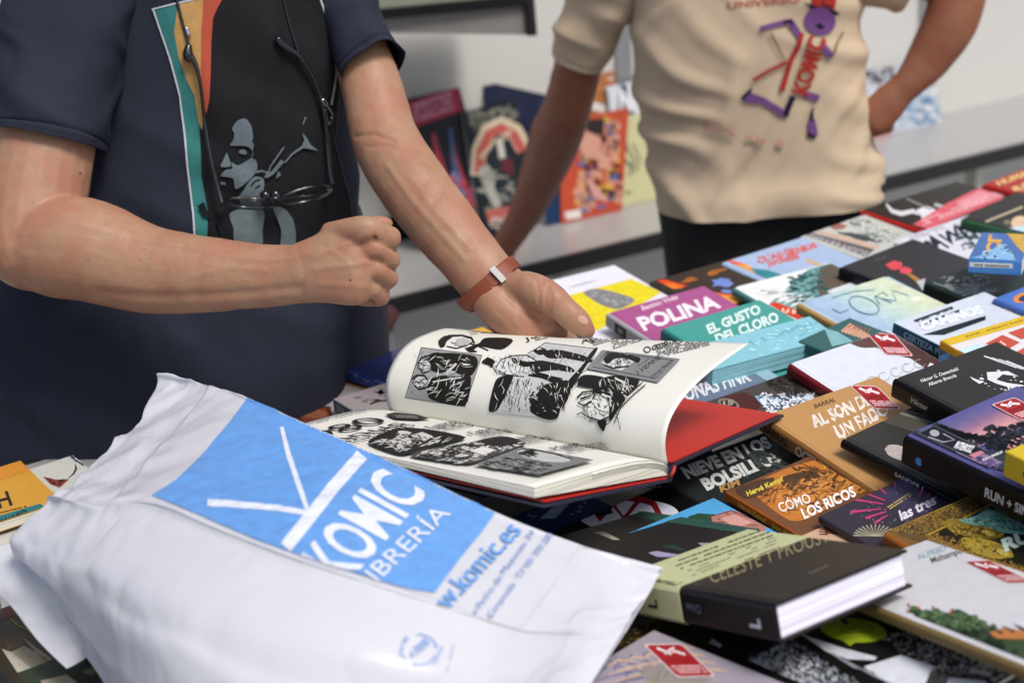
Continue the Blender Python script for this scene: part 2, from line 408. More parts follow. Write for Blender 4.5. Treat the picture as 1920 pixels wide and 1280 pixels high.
def corners(b):
    return [pxl(b.M @ Vector((x, y, b.t))) for x, y in ((0, 0), (b.w, 0), (b.w, -b.h), (0, -b.h))]
# ------------------------------------------------------------------ the books on the table, far ones first
W_ = 'e4e4ea'; K_ = '1d1c1b'
def tagset(p, u, v, seed=0):            # the red award tag: p centre-left corner, u and v its edge vectors in pixels
    def q(a, b): return (p[0] + a * u[0] + b * v[0], p[1] + a * u[1] + b * v[1])
    rr = [(0.06, 0), (.94, 0), (1, .05), (1, .95), (.94, 1), (.06, 1), (0, .95), (0, .05)]
    return [poly('d9c9c9', *[q(a, b) for a, b in rr]), poly('a8262b', *[q(.04 + a * .92, .03 + b * .94) for a, b in rr]),
            many('e8dede', [line('e8dede', [q(.25, .12), q(.45, .3), q(.6, .22), q(.8, .33)], 4), line('e8dede', [q(.3, .3), q(.5, .2), q(.7, .12)], 4)]),
            scrib('7c1a1e', q(.12, .6), q(.9, .6), q(.12, .42), 2, seed, 2), scrib('dfb8b8', q(.12, .9), q(.9, .9), q(.12, .64), 3, seed + 1, 3, .95)]

book('red comic book with big cream lettering at the far end of the table', (1841, 347), (1920, 317), w=.19, h=.25, z=.83, col='a8231f', tilt=4,
     items=[text('e0bd7c', 'HUMANO', (1873, 349), (1960, 318), (1866, 340), .03), text('e0bd7c', 'RON', (1905, 362), (1960, 340), (1896, 352), .03)])
book('black comic book with a red spine, white art and a pink banner', (1612, 395), D=(1740, 432), B=(1678, 373), w=.235, h=.172, t=.022, z=.83, tilt=3, col='2b2a27', spine='b01813',
     items=[poly('38352f', (1700, 372), (1790, 352), (1800, 372), (1720, 392)),
            line('d8d6d8', [(1662, 383), (1672, 396), (1690, 401), (1712, 396), (1722, 402)], [3, 7, 9, 8, 4]), poly('d8d8de', (1718, 394), (1738, 386), (1772, 402), (1734, 416)),
            line('9a9894', [(1700, 373), (1745, 393)], 3), line('b9b7b4', [(1752, 384), (1775, 390)], 6),
            poly('cf5a66', (1777, 381), (1841, 350), (1886, 361), (1879, 374), (1740, 431), (1709, 423)), poly('d98a94', (1792, 381), (1838, 358), (1868, 366), (1812, 394)),
            scrib('e3a9ae', (1733, 424), (1880, 368), (1720, 415), 3, 5, 3)],
     sitems=[SP('d8b0a4', 'CULPA', .02, .08), SP('e8d8d0', 'ARN', .12, .15)])
book('black comic book with a green spine and thin cream frame lines', (1802, 411), (1886, 370), w=.18, h=.24, t=.018, z=.842, tilt=5, col='2c2d2a', spine='3c6b48',
     items=[line('b9a98f', [(1848, 416), (1918, 388)], 4), specks('8f8c6a', [(1880, 415), (1920, 400), (1930, 430), (1890, 440)], 40, 4, 3), ell('d8b89a', 1912, 418, (16, -4), (4, 12)), poly('b8dcea', (1885, 430), (1920, 424), (1925, 440), (1890, 436))])
book('pale comic book with grey block lettering and a stone mosaic cover', (1500, 444), (1606, 408), w=.175, h=.22, z=.825, tilt=5, col='b9beb6',
     items=[poly('6f6a6c', (1500, 447), (1520, 436), (1640, 468), (1612, 490)), text('b9b4b6', 'DESARRAIGOS', (1512, 449), (1622, 482), (1520, 439), .02),
            ell('a3645c', 1572, 425, (14, -2), (4, 5), rough=.2), poly('c9ab98', (1530, 436), (1540, 432), (1650, 462), (1640, 468)), ell('4c585a', 1610, 444, (34, 9), (8, -3), rough=.25, seed=4),
            specks('8f9c96', [(1590, 415), (1620, 412), (1690, 440), (1650, 460)], 90, 5, 7), specks('d5d8d0', [(1590, 415), (1620, 412), (1690, 440), (1650, 460)], 70, 4, 8)])
book('white comic book with heavy dark blue brush lettering', (1676, 452), (1790, 412), w=.18, h=.22, z=.83, tilt=6, col='cfcfd8',
     items=[scrib('8a8896', (1710, 452), (1775, 428), (1700, 446), 2, 2, 2), text('26304c', 'PAWN', (1742, 478), (1832, 434), (1722, 456), .05, 5), line('8a8470', [(1690, 456), (1790, 500)], 2),
            specks('4c6c70', [(1790, 440), (1826, 432), (1840, 460), (1800, 470)], 40, 5, 2)])
book('light blue comic book with a rough red hand-lettered title', (1353, 493), (1492, 449), w=.175, h=.22, z=.828, tilt=6, col='9fb4d2',
     items=[many('d0625a', [text('d0625a', 'CUADERNOS', (1422, 494), (1534, 464), (1416, 484), .05, 4), text('d0625a', 'JAPONESES', (1440, 500), (1500, 484), (1436, 492), .05)]),
            line('c9a678', [(1512, 488), (1545, 500), (1566, 508)], 6), line('c0506a', [(1556, 506), (1572, 512)], 7), scrib('6f86a0', (1470, 470), (1500, 460), (1468, 466), 1, 1),
            poly('e0532c', (1353, 492), (1366, 487), (1402, 497), (1420, 526), (1405, 524), (1370, 508)), poly('eda23e', (1376, 497), (1402, 497), (1432, 520), (1420, 526), (1385, 510)), poly('2f8f98', (1405, 503), (1440, 507), (1480, 520), (1430, 524))])
book('dark brown comic book with orange flames and blue lettering', (1218, 528), (1362, 488), w=.17, h=.22, z=.825, tilt=5, col='453a34',
     items=[poly('dc4a22', (1219, 528), (1245, 524), (1290, 536), (1268, 541), (1235, 541)), poly('e87d2c', (1232, 534), (1262, 532), (1282, 540), (1252, 543)), many('a8632c', [ell('a8632c', 1293, 525, (14, -4), (3, 4), 14, .35, 1), ell('a8632c', 1342, 510, (16, -5), (3, 4), 14, .35, 2)]),
            many('6d86c8', [ell('6d86c8', 1356, 531, (20, -2), (4, 8), 16, .35, 3), ell('6d86c8', 1364, 547, (10, 0), (2, 4), 12, .3, 4)]), poly('e06a2c', (1335, 548), (1390, 555), (1400, 566), (1370, 568)), poly('eda83e', (1352, 555), (1392, 556), (1398, 566), (1374, 570))])
book('white comic book showing a teal forest with a red band at its foot', (1372, 540), (1534, 498), w=.18, h=.165, z=.832, tilt=6, col='dfe3e0', spine='4f8c8c',
     items=[poly('77a5a4', (1515, 505), (1570, 490), (1640, 560), (1500, 600), (1440, 572)), poly('6f6656', (1538, 500), (1580, 490), (1650, 560), (1560, 590), (1530, 540)),
            many('e3e7e4', [poly('e3e7e4', (1390 + 13 * i, 545 + 4.5 * i), (1402 + 13 * i, 536 + 3.6 * i), (1455 + 11 * i, 536 + 2 * i + (i % 3) * 5)) for i in range(9)]),
            specks('3f7a7c', [(1478, 520), (1545, 500), (1560, 560), (1480, 570)], 120, 6, 5, (1, .35)), poly('cf3a26', (1438, 573), (1452, 566), (1512, 588), (1498, 600)), text('e8d2b4', 'U M', (1466, 585), (1500, 590), (1466, 578), .06)])
book('white comic book edge tucked between the forest cover and a black one', (1550, 545), (1572, 512), w=.16, h=.2, z=.826, tilt=6, ang=33, col='d2d5dc')
book('charcoal comic book with two red blots and a small hand', (1573, 502), (1684, 459), w=.175, h=.22, t=.02, z=.845, tilt=7, col='404144', spine='11151c',
     items=[many('cf4c54', [ell('cf4c54', 1677, 498, (16, 1), (-2, 8), 14, .18, 3), ell('cf4c54', 1698, 507, (12, 1), (-2, 6), 14, .2, 5)]), poly('b07c42', (1697, 512), (1708, 513), (1726, 524), (1718, 529)), poly('b9bcc0', (1718, 528), (1735, 522), (1730, 545)), scrib('7c7e80', (1642, 491), (1662, 483), (1640, 487), 1, 1, 2)])
book('dark green comic book with a pale wave drawing across it', (1733, 532), (1860, 486), w=.175, h=.2, t=.027, z=.853, tilt=7, col='33423f', spine='1c2a20',
     items=[many('8f9aa0', [line('8f9aa0', [(1750 + i * 9, 530 + i * 3), (1790 + i * 11, 545 + i), (1830 + i * 8, 530 + i * 2)], 2 + i % 3) for i in range(7)]), specks('a9b4b4', [(1760, 520), (1850, 515), (1870, 560), (1790, 560)], 110, 5, 9, (1, .3)), poly('44695c', (1800, 560), (1880, 570), (1860, 590), (1790, 580))])
book('small blue pocket book with yellow letters, set across the others', (1816, 484), B=None, D=(1904, 489), w=.12, h=.069, t=.021, z=.905, tilt=0, col='3f6dab', spine='4a86c4', hard=False,
     items=[poly('c9a044', (1868, 430), (1925, 428), (1925, 480), (1906, 462), (1890, 440)), many('d8a94a', [text('d8a94a', 'CL', (1848, 475), (1856, 440), (1872, 476), .05)]), poly('7fb4de', (1816, 484), (1846, 478), (1870, 462), (1900, 478), (1904, 489)), specks('9cc8ea', [(1840, 478), (1880, 455), (1905, 480), (1850, 490)], 30, 5, 4)],
     sitems=[poly('dbe4e8', (1818, 491), (1899, 494), (1899, 503), (1818, 500)), scrib('8c7c4c', (1826, 500), (1893, 503), (1826, 493), 1, 3, 4, .9)])
book('blue comic book with orange sign lettering and a golden spine picture', (1861, 561), (1930, 534), w=.17, h=.24, t=.028, z=.865, tilt=7, col='4f74bc', spine='4462a2',
     items=[ell('d98a3e', 1918, 558, (18, -6), (4, 8)), ell('2c3f78', 1922, 559, (12, -4), (3, 5))], sitems=[poly('c39a5e', (1882, 577), (1930, 598), (1930, 612), (1882, 592)), specks('6c4f2c', [(1882, 578), (1930, 600), (1930, 610), (1882, 590)], 20, 4, 2)])

# ---- second band of the table
book('white and yellow comic book with a grey bird shape', (1152, 497), (1034, 530), D=(1243, 548), anchor='B', w=.17, h=.24, z=.825, tilt=4, col='dcdce4', spine='c9c9cf', hard=False,
     items=[poly('e0cf22', (1066, 554), (1183, 523), (1240, 548), (1120, 620), (1090, 600)), spoly('8d8d8f', (1094, 549), (1112, 542), (1142, 545), (1190, 562), (1160, 580), (1128, 572), (1108, 560)), specks('a9a9ab', [(1096, 548), (1120, 542), (1190, 562), (1160, 578)], 26, 5, 1), scrib('9a9aa4', (1068, 541), (1117, 528), (1067, 537), 1, 4, 2, .9)])
book('yellow-edged booklet lying at the table edge behind the hand', (905, 613), (878, 618), anchor='B', w=.14, h=.2, t=.006, z=.80, tilt=0, ang=30, col='d8a23c', hard=False)
book('magenta comic book with white serif title on a grey spine', (1136, 588), (1302, 533), D=(1197, 622), w=.172, h=.24, t=.022, z=.842, tilt=7, col='a9558c', spine='a9a9ae',
     items=[text('e6d3df', 'Bastien Vivès', (1205, 582), (1272, 560), (1201, 574), .02), text('ece2ea', 'POLINA', (1207, 620), (1353, 575), (1192, 597), .04, 2)],
     sitems=[SR('17171a', .022, .05, .1, .8), SR('8f8f94', .03, .042, .3, .6)])
book('teal comic book with white curly title lettering', (1239, 617), (1406, 561), D=(1300, 648), w=.17, h=.24, t=.02, z=.85, tilt=7, col='47a198', spine='2f7f7c',
     items=[text('d9ece8', 'EL GUSTO', (1330, 626), (1428, 586), (1323, 610), .04), text('d9ece8', 'DEL CLORO', (1346, 645), (1462, 601), (1339, 628), .04)])
cyan = book('pale turquoise book in a crinkled clear plastic wrapper', (1518, 593), (1420, 629), anchor='B', D=(1560, 622), w=.19, h=.062, t=.026, z=.868, tilt=9, col='84bcc8', spine='7db6c2', hard=False, rough=.16, pages='8abfca',
     items=[many('4f95a8', [line('4f95a8', [(1395 + 22 * i, 650 - 7 * i), (1408 + 22 * i, 640 - 7 * i), (1414 + 22 * i, 646 - 7 * i)], 1.6) for i in range(7)]), specks('a9dbe2', [(1400, 640), (1518, 596), (1552, 622), (1410, 672)], 46, 6, 5, (1, .25)), many('6aa9b8', [line('6aa9b8', [(1480, 620), (1496, 608), (1512, 618)], 1.5), line('6aa9b8', [(1500, 630), (1520, 616)], 1.5)])])
book('teal comic book with a cluster of drawn hands', (1593, 596), (1548, 614), anchor='B', D=(1674, 614), w=.105, h=.08, t=.012, z=.862, tilt=7, col='3f706e', hard=False,
     items=[many('c99a80', [line('c99a80', [(1578 + 6 * i, 622 + 2 * i), (1596 + 5 * i, 607 + 3 * i)], 5) for i in range(8)]), many('b0563c', [line('b0563c', [(1590 + 9 * i, 614 + 3 * i), (1600 + 8 * i, 608 + 2 * i)], 2) for i in range(5)]), poly('7fb2b4', (1545, 615), (1570, 622), (1600, 640), (1560, 650))])
book('sky-blue comic book with a soft yellow glow and thin outlined letters', (1494, 569), (1650, 517), D=(1574, 603), w=.167, h=.175, t=.017, z=.856, tilt=7, col='a6c0d2', spine='b8935a',
     items=grad(['9db6d4', 'a8c2d4', 'b8d0cc', 'cbd9c0', 'd0d8b8'], (1494, 569), (1640, 632), (1650, 517), (1790, 580), 22) + [ell('e2e6d2', 1716, 562, (9, -1), (1, 5)),
            many('6d94a6', [line('6d94a6', [(1560, 580), (1575, 588), (1592, 582)], 1.6), *[line('6d94a6', [(1620 + 28 * math.cos(q), 574 + 15 * math.sin(q) + 8 * math.cos(q)) for q in [6.28 * k / 20 for k in range(21)]], 2) for _ in (0,)], line('6d94a6', [(1640, 556), (1672, 570)], 2), line('6d94a6', [(1650, 573), (1640, 558), (1655, 550), (1664, 556), (1655, 562), (1678, 566)], 2), line('6d94a6', [(1680, 566), (1672, 546), (1704, 556)], 2), line('6d94a6', [(1560, 560), (1600, 548), (1640, 545)], 1.5)])])
book('white comic book with tall black title and a blue lettered spine', (1675, 605), (1813, 566), D=(1763, 630), w=.17, h=.22, t=.016, z=.862, tilt=7, col='c6ced8', spine='2c5a78', hard=False,
     items=[line('2b3a48', [(1714, 602), (1786, 576)], 4), line('2b3a48', [(1724, 610), (1800, 582)], 4), scrib('4a5a68', (1720, 606), (1790, 580), (1716, 602), 1, 4, 3), poly('26333e', (1730, 628), (1848, 592), (1848, 600), (1770, 628)), text('e6eaee', 'CAMINOS', (1730, 620), (1846, 586), (1722, 606), .06)],
     sitems=[SP('a9c4d4', 'CERTEZA PERDIDA', .02, .12, .2, .75)])
book('white comic book with a yellow banner and brick-red drawn panels', (1763, 638), (1920, 592), w=.19, h=.24, t=.012, z=.872, tilt=7, col='d6d2d2', spine='d09a1c', hard=False,
     items=[poly('d4b024', (1762, 638), (1925, 590), (1925, 606), (1772, 650)), scrib('8a7424', (1810, 634), (1920, 602), (1808, 630), 1, 3, 2, .8), poly('bd4f3c', (1848, 644), (1880, 628), (1912, 642), (1885, 658)), poly('bd4f3c', (1890, 624), (1925, 612), (1925, 634), (1915, 636)), poly('bd4f3c', (1905, 660), (1925, 650), (1925, 675)), line('e0c0b8', [(1875, 640), (1886, 648)], 3), poly('c0dcea', (1790, 660), (1830, 645), (1850, 650), (1810, 668))])
book('sky-blue comic book corner showing beside a black cover', (1760, 668), (1835, 640), w=.15, h=.2, t=.012, z=.85, tilt=7, col='79b9e0', hard=False, items=[specks('dfeaf0', [(1775, 664), (1830, 642), (1840, 655), (1800, 672)], 24, 6, 3), ell('c9543c', 1787, 668, (4, -1), (1, 2))])
book('grey-blue comic book with a white slanted title', (1425, 684), (1300, 728), anchor='B', D=(1470, 708), w=.19, h=.1, t=.014, z=.838, tilt=6, col='6f8095', spine='56667a',
     items=[poly('857a82', (1290, 730), (1345, 692), (1372, 700), (1300, 742)), line('9fb0bf', [(1290, 732), (1372, 698)], 2), text('d2d9df', 'JONAS FINK', (1278, 755), (1410, 713), (1268, 728), .03), poly('8fb0be', (1400, 690), (1430, 684), (1462, 704), (1440, 716))])
book('grey-brown comic book with an ice-blue and white splash', (1489, 696), (1340, 750), anchor='B', D=(1569, 729), w=.2, h=.082, t=.012, z=.848, tilt=6, col='57524e', hard=False,
     items=[poly('5c2c2c', (1350, 745), (1395, 735), (1430, 752), (1420, 770), (1370, 765)), ell('8c8a7c', 1366, 757, (20, 5), (-2, 9)), ell('2c2b2a', 1366, 757, (15, 4), (-2, 6)), text('a39c86', '15', (1356, 761), (1376, 758), (1355, 752), .05),
            spoly('7fa4bc', (1416, 742), (1450, 746), (1500, 738), (1524, 742), (1500, 760), (1456, 776), (1430, 760)), spoly('dde4ec', (1425, 748), (1470, 752), (1500, 744), (1520, 746), (1495, 760), (1452, 778), (1438, 766)), sketch('dde4ec', [(1420, 738), (1520, 735), (1530, 752), (1440, 778)], 90, 14, 3, 20, 1.2, 4), sketch('48606f', [(1425, 745), (1520, 738), (1500, 765), (1450, 772)], 60, 9, 2.4, 30, 1.2, 5), sketch('6e6a66', [(1430, 715), (1490, 697), (1560, 728), (1480, 740)], 120, 20, 4, 10, 1.0, 8), sketch('45403c', [(1430, 715), (1490, 697), (1560, 728), (1480, 740)], 100, 18, 4, 40, 1.0, 9)])
book('white comic book with a dark red spine and wavy brown hair drawing', (1477, 683), (1593, 639), D=(1580, 728), w=.17, h=.2, t=.016, z=.866, tilt=11, col='cfd3dc', spine='7c2024',
     items=[spoly('735048', (1593, 639), (1640, 615), (1800, 680), (1760, 700), (1725, 684), (1700, 668), (1668, 664), (1645, 652), (1620, 652), (1604, 648)), spoly('5f3f3a', (1660, 640), (1700, 645), (1790, 678), (1740, 694), (1720, 676), (1680, 664)), poly('e6e6e8', (1738, 690), (1744, 680), (1756, 686)),
            many('9a9ba0', [line('9a9ba0', [(1636 + 22 * i + 10 * math.cos(q), 714 - 8 * i + 8 * math.sin(q)) for q in [6.28 * k / 14 for k in range(12)]], 1.2) for i in range(5)])] + tagset((1624, 624), (52, 2), (37, 42), 3))
book('black hardcover comic book with white brush figure and two author lines', (1674, 711), (1851, 650), D=(1813, 761), w=.17, h=.225, t=.024, z=.895, tilt=7, col='403c37', spine='0e0d0d',
     items=[text('d9d8d4', 'Héctor G. Oesterheld', (1728, 717), (1797, 694), (1725, 711), .02), text('d9d8d4', 'Alberto Breccia', (1742, 724), (1794, 706), (1739, 718), .02),
            poly('d9dbe0', (1850, 698), (1890, 696), (1910, 706), (1880, 702), (1868, 712), (1888, 718), (1918, 722), (1905, 730), (1870, 720), (1852, 712)), poly('d9dbe0', (1818, 706), (1832, 712), (1846, 716), (1836, 720), (1824, 712)), many('d9dbe0', [line('d9dbe0', [(1845 + 14 * i, 668 + 3 * i), (1875 + 14 * i, 678 + 4 * i), (1905 + 12 * i, 690 + 3 * i)], [2, 4, 1]) for i in range(4)]), many('d9dbe0', [line('d9dbe0', [(1890 + 6 * i, 728 + i), (1896 + 6 * i, 736)], 3) for i in range(5)]), specks('e6e8ec', [(1820, 695), (1920, 690), (1920, 735), (1850, 730)], 26, 3, 8)],
     sitems=[SP('b9b9b6', 'Héctor', .03, .055, .35, .65)])

# ---- nearer band
book('tan comic book with rough white hand-painted title', (1425, 782), (1611, 715), D=(1547, 839), w=.182, h=.24, t=.02, z=.858, tilt=9, col='b58a55', spine='8a5f33',
     items=[text('6a5134', 'BARRAL', (1528, 766), (1567, 752), (1526, 758), .02), text('e2d9cd', 'AL SON DE', (1527, 802), (1638, 757), (1516, 780), .03, 4), text('e2d9cd', 'UN FADO', (1574, 822), (1668, 776), (1562, 800), .03, 4)] + tagset((1592, 722), (52, 2), (46, 44), 9),
     sitems=[SP('3a2616', 'BARRAL', .008, .05, .3, .75, .03), SP('c9c0b0', 'OCTUBRE', .062, .125, .2, .8, .03)])
book('dark photographic comic book with pale stripes and a black spine', (1577, 825), (1752, 743), D=(1717, 876), w=.178, h=.22, t=.011, z=.862, tilt=8, col='45433c', spine='0f0f0f', hard=True,
     items=[poly('5f5c52', (1650, 790), (1680, 776), (1770, 800), (1730, 815)), many('8f8c88', [poly('8f8c88', (1682 + 8 * i, 775 - 5 * i), (1688 + 8 * i, 771 - 5 * i), (1752 + 9 * i, 790 - 6 * i), (1744 + 9 * i, 794 - 6 * i)) for i in range(4)]), poly('9a999a', (1712, 762), (1752, 743), (1812, 765), (1775, 784)), ell('b5aaa4', 1690, 850, (30, 10), (-6, 12), rough=.06)],
     sitems=[SP('c9c9c4', 'SANDER L', .075, .115, .25, .7)])
book('thick black-spined comic book with a violet dusk skyline cover', (1694, 818), (1857, 745), D=(1877, 886), w=.185, h=.225, t=.033, z=.905, tilt=5, col='5d5c92', spine='100f10',
     items=grad(['5a5c98', '6a6498', '8c7098', 'b4808f', 'cc9490', '8a6a86'], (1694, 818), (1858, 745), (1790, 862), (1955, 785), 24) + [poly('3c4352', (1694, 818), (1715, 809), (1750, 815), (1790, 830), (1830, 846), (1870, 846), (1930, 822), (1935, 880), (1877, 884)), many('343c48', [poly('343c48', (1752 + 9 * i, 806 + 4 * i), (1757 + 9 * i, 790 + 4 * i), (1764 + 9 * i, 812 + 4 * i)) for i in range(9)] + [poly('343c48', (1850 + 14 * i, 842 - 5 * i), (1860 + 14 * i, 818 - 5 * i), (1872 + 14 * i, 838 - 5 * i)) for i in range(6)]),
            specks('2a3138', [(1745, 795), (1800, 820), (1935, 830), (1930, 870)], 150, 8, 4, (1, .6)), specks('2a3138', [(1850, 805), (1935, 790), (1935, 850), (1860, 850)], 80, 9, 6, (1, .5)), poly('8f7c9c', (1760, 850), (1850, 880), (1880, 870), (1840, 850)), specks('d59a8c', [(1880, 830), (1930, 815), (1930, 850), (1885, 860)], 40, 3, 6), specks('6c5c8c', [(1730, 830), (1880, 870), (1870, 884), (1740, 850)], 40, 6, 3, (1, .5)),
            poly('1c1c22', (1722, 815), (1752, 801), (1852, 850), (1822, 862)), many('6f6f78', [line('6f6f78', [(1722, 815), (1752, 801), (1852, 850)], 1.2), line('6f6f78', [(1722, 815), (1822, 862)], 1.2)]), many('a9a9b2', [ell('a9a9b2', 1752, 815, (9, 2), (-2, 6), 12), line('a9a9b2', [(1740, 822), (1768, 832), (1790, 828), (1768, 816)], 2)]), text('e0e0e4', 'MUTENRODZ', (1788, 842), (1820, 852), (1796, 830), .05), poly('c4788c', (1816, 856), (1838, 848), (1846, 852), (1826, 862)), text('e6e6ea', 'RUN + SINGELIN', (1843, 868), (1880, 852), (1841, 864), .03)] + tagset((1858, 762), (44, -14), (56, 30), 12),
     sitems=[SP('4a8fd0', 'e', .018, .026, .3, .62, .06), SP('d9d9dc', 'RUN + SINGELIN', .105, .185, .3, .62, .02)])
book('yellow paperback with a rounded spine lying on the dusk skyline book', (1886, 846), (1960, 815), w=.15, h=.2, t=.027, z=.935, tilt=4, col='cbb02c', spine='c2a522', hard=False,
     items=[], sitems=[SP('1a1812', 'Guía', .022, .06, .3, .68, .03)])
book('black comic book with heavy white capitals and a lettered dark spine', (1172, 866), (1334, 799), D=(1290, 918), w=.19, h=.24, t=.018, z=.828, tilt=6, col='343a38', spine='1e2124',
     items=[text('c9ccc9', 'NIEVE EN LOS', (1289, 897), (1449, 837), (1275, 877), .05), text('c9ccc9', 'BOLSILLOS', (1325, 919), (1467, 863), (1311, 899), .05), text('b58a50', 'KIM', (1352, 923), (1388, 908), (1348, 912), .04), specks('515c58', [(1400, 850), (1480, 820), (1530, 850), (1430, 900)], 60, 9, 3, (1, .5)), specks('7c8480', [(1280, 880), (1500, 800), (1540, 850), (1360, 930)], 60, 1.6, 4)],
     sitems=[SP('c4c7c6', 'NIEVE EN LOS BOLSILLOS', .03, .17, .2, .72, .03)])
book('orange and brown comic book with an oil-painted sky and yellow sticker', (1361, 921), (1578, 830), D=(1491, 981), w=.19, h=.235, t=.0115, z=.837, tilt=6, col='7d5232', spine='b05a20', hard=False,
     items=[spoly('b9722f', (1410, 912), (1470, 880), (1550, 858), (1640, 850), (1700, 872), (1660, 910), (1590, 930), (1520, 970), (1480, 975), (1430, 940)), spoly('c27c35', (1450, 935), (1540, 900), (1620, 900), (1600, 925), (1510, 965)), spoly('5f4630', (1465, 895), (1520, 882), (1540, 900), (1500, 922), (1470, 912)), spoly('5f4630', (1380, 915), (1450, 895), (1440, 920), (1400, 935)), spoly('5f4a38', (1540, 850), (1640, 815), (1720, 860), (1690, 872), (1620, 850)), poly('c07a30', (1545, 845), (1580, 838), (1600, 850), (1560, 856)),
            many('4a3a2a', [line('4a3a2a', [(1500 + 9 * i, 868 + 3 * (i % 5)), (1540 + 8 * i, 890 + 2 * (i % 4))], [.5, 1.6]) for i in range(14)]), sketch('6b4a2c', [(1480, 880), (1680, 850), (1690, 890), (1520, 960)], 130, 22, 4, -14, .8, 4), sketch('cf8a40', [(1440, 915), (1680, 865), (1650, 910), (1480, 965)], 150, 22, 4, -14, .7, 6), sketch('8a5a30', [(1400, 920), (1680, 850), (1650, 910), (1480, 965)], 110, 18, 3, -20, .9, 7),
            text('d8c04a', 'Hervé Kempf', (1402, 931), (1470, 902), (1398, 922), .03), text('d8c04a', 'Juan Mendez', (1543, 876), (1603, 851), (1538, 866), .03), ell('c9ad2c', 1650, 892, (37, 6), (-6, 15)), text('efe8d0', '2ª', (1640, 893), (1652, 888), (1637, 882), .04), text('efe8d0', 'EDICIÓN', (1640, 903), (1680, 888), (1637, 895), .03),
            text('efe9e2', 'CÓMO', (1464, 962), (1522, 942), (1456, 945), .012), text('efe9e2', 'LOS RICOS', (1508, 974), (1606, 930), (1500, 956), .035)],
     sitems=[SP('e3c14a', 'Hervé Kempf', .02, .062, .22, .75, .02), SP('e3c14a', 'Juan Mendez', .07, .112, .22, .75, .02)])
book('purple comic book with pink fireworks and white script title', (1535, 967), (1735, 876), D=(1650, 1021), w=.19, h=.235, t=.008, z=.842, tilt=6, col='443c47', hard=False,
     items=[poly('4c4260', (1640, 930), (1735, 876), (1860, 920), (1760, 980)), many('b83a6c', [line('b83a6c', [(1690 + 22 * math.cos(q) * a0, 950 - 14 * math.sin(q) * a0), (1690 + 22 * math.cos(q) * b0, 950 - 14 * math.sin(q) * b0)], [2, 5]) for q, a0, b0 in ((2.9, 1.6, 4.6), (2.6, 1.6, 4.8), (3.3, 1.7, 4.4), (2.2, 2.2, 4), (1.75, 2.6, 4.2), (3.6, 1.4, 3.4), (3.9, 1.6, 3.2))]),
            many('b83a6c', [line('b83a6c', [(1722 + 15 * i, 932 + i), (1730 + 15 * i + 4 * i, 916 + 2 * i)], [2, 5]) for i in range(5)]), many('c9c4a0', [line('c9c4a0', [(1640, 1005), (1640 + 40 * math.cos(q), 1005 - 22 * math.sin(q))], [.4, 1.4]) for q in [i * .22 for i in range(15)]]), scrib('b9a860', (1668, 957), (1710, 930), (1662, 950), 2, 3, 2.4, .95), text('e3dde6', 'las tres', (1690, 976), (1756, 944), (1684, 958), .03), specks('a39aac', [(1560, 970), (1735, 880), (1850, 915), (1690, 1000)], 90, 1.5, 3), many('6a5c94', [line('6a5c94', [(1708, 898), (1708 + 34 * math.cos(q), 898 - 16 * math.sin(q))], [.4, 1.2]) for q in [i * .3 for i in range(21)]])])
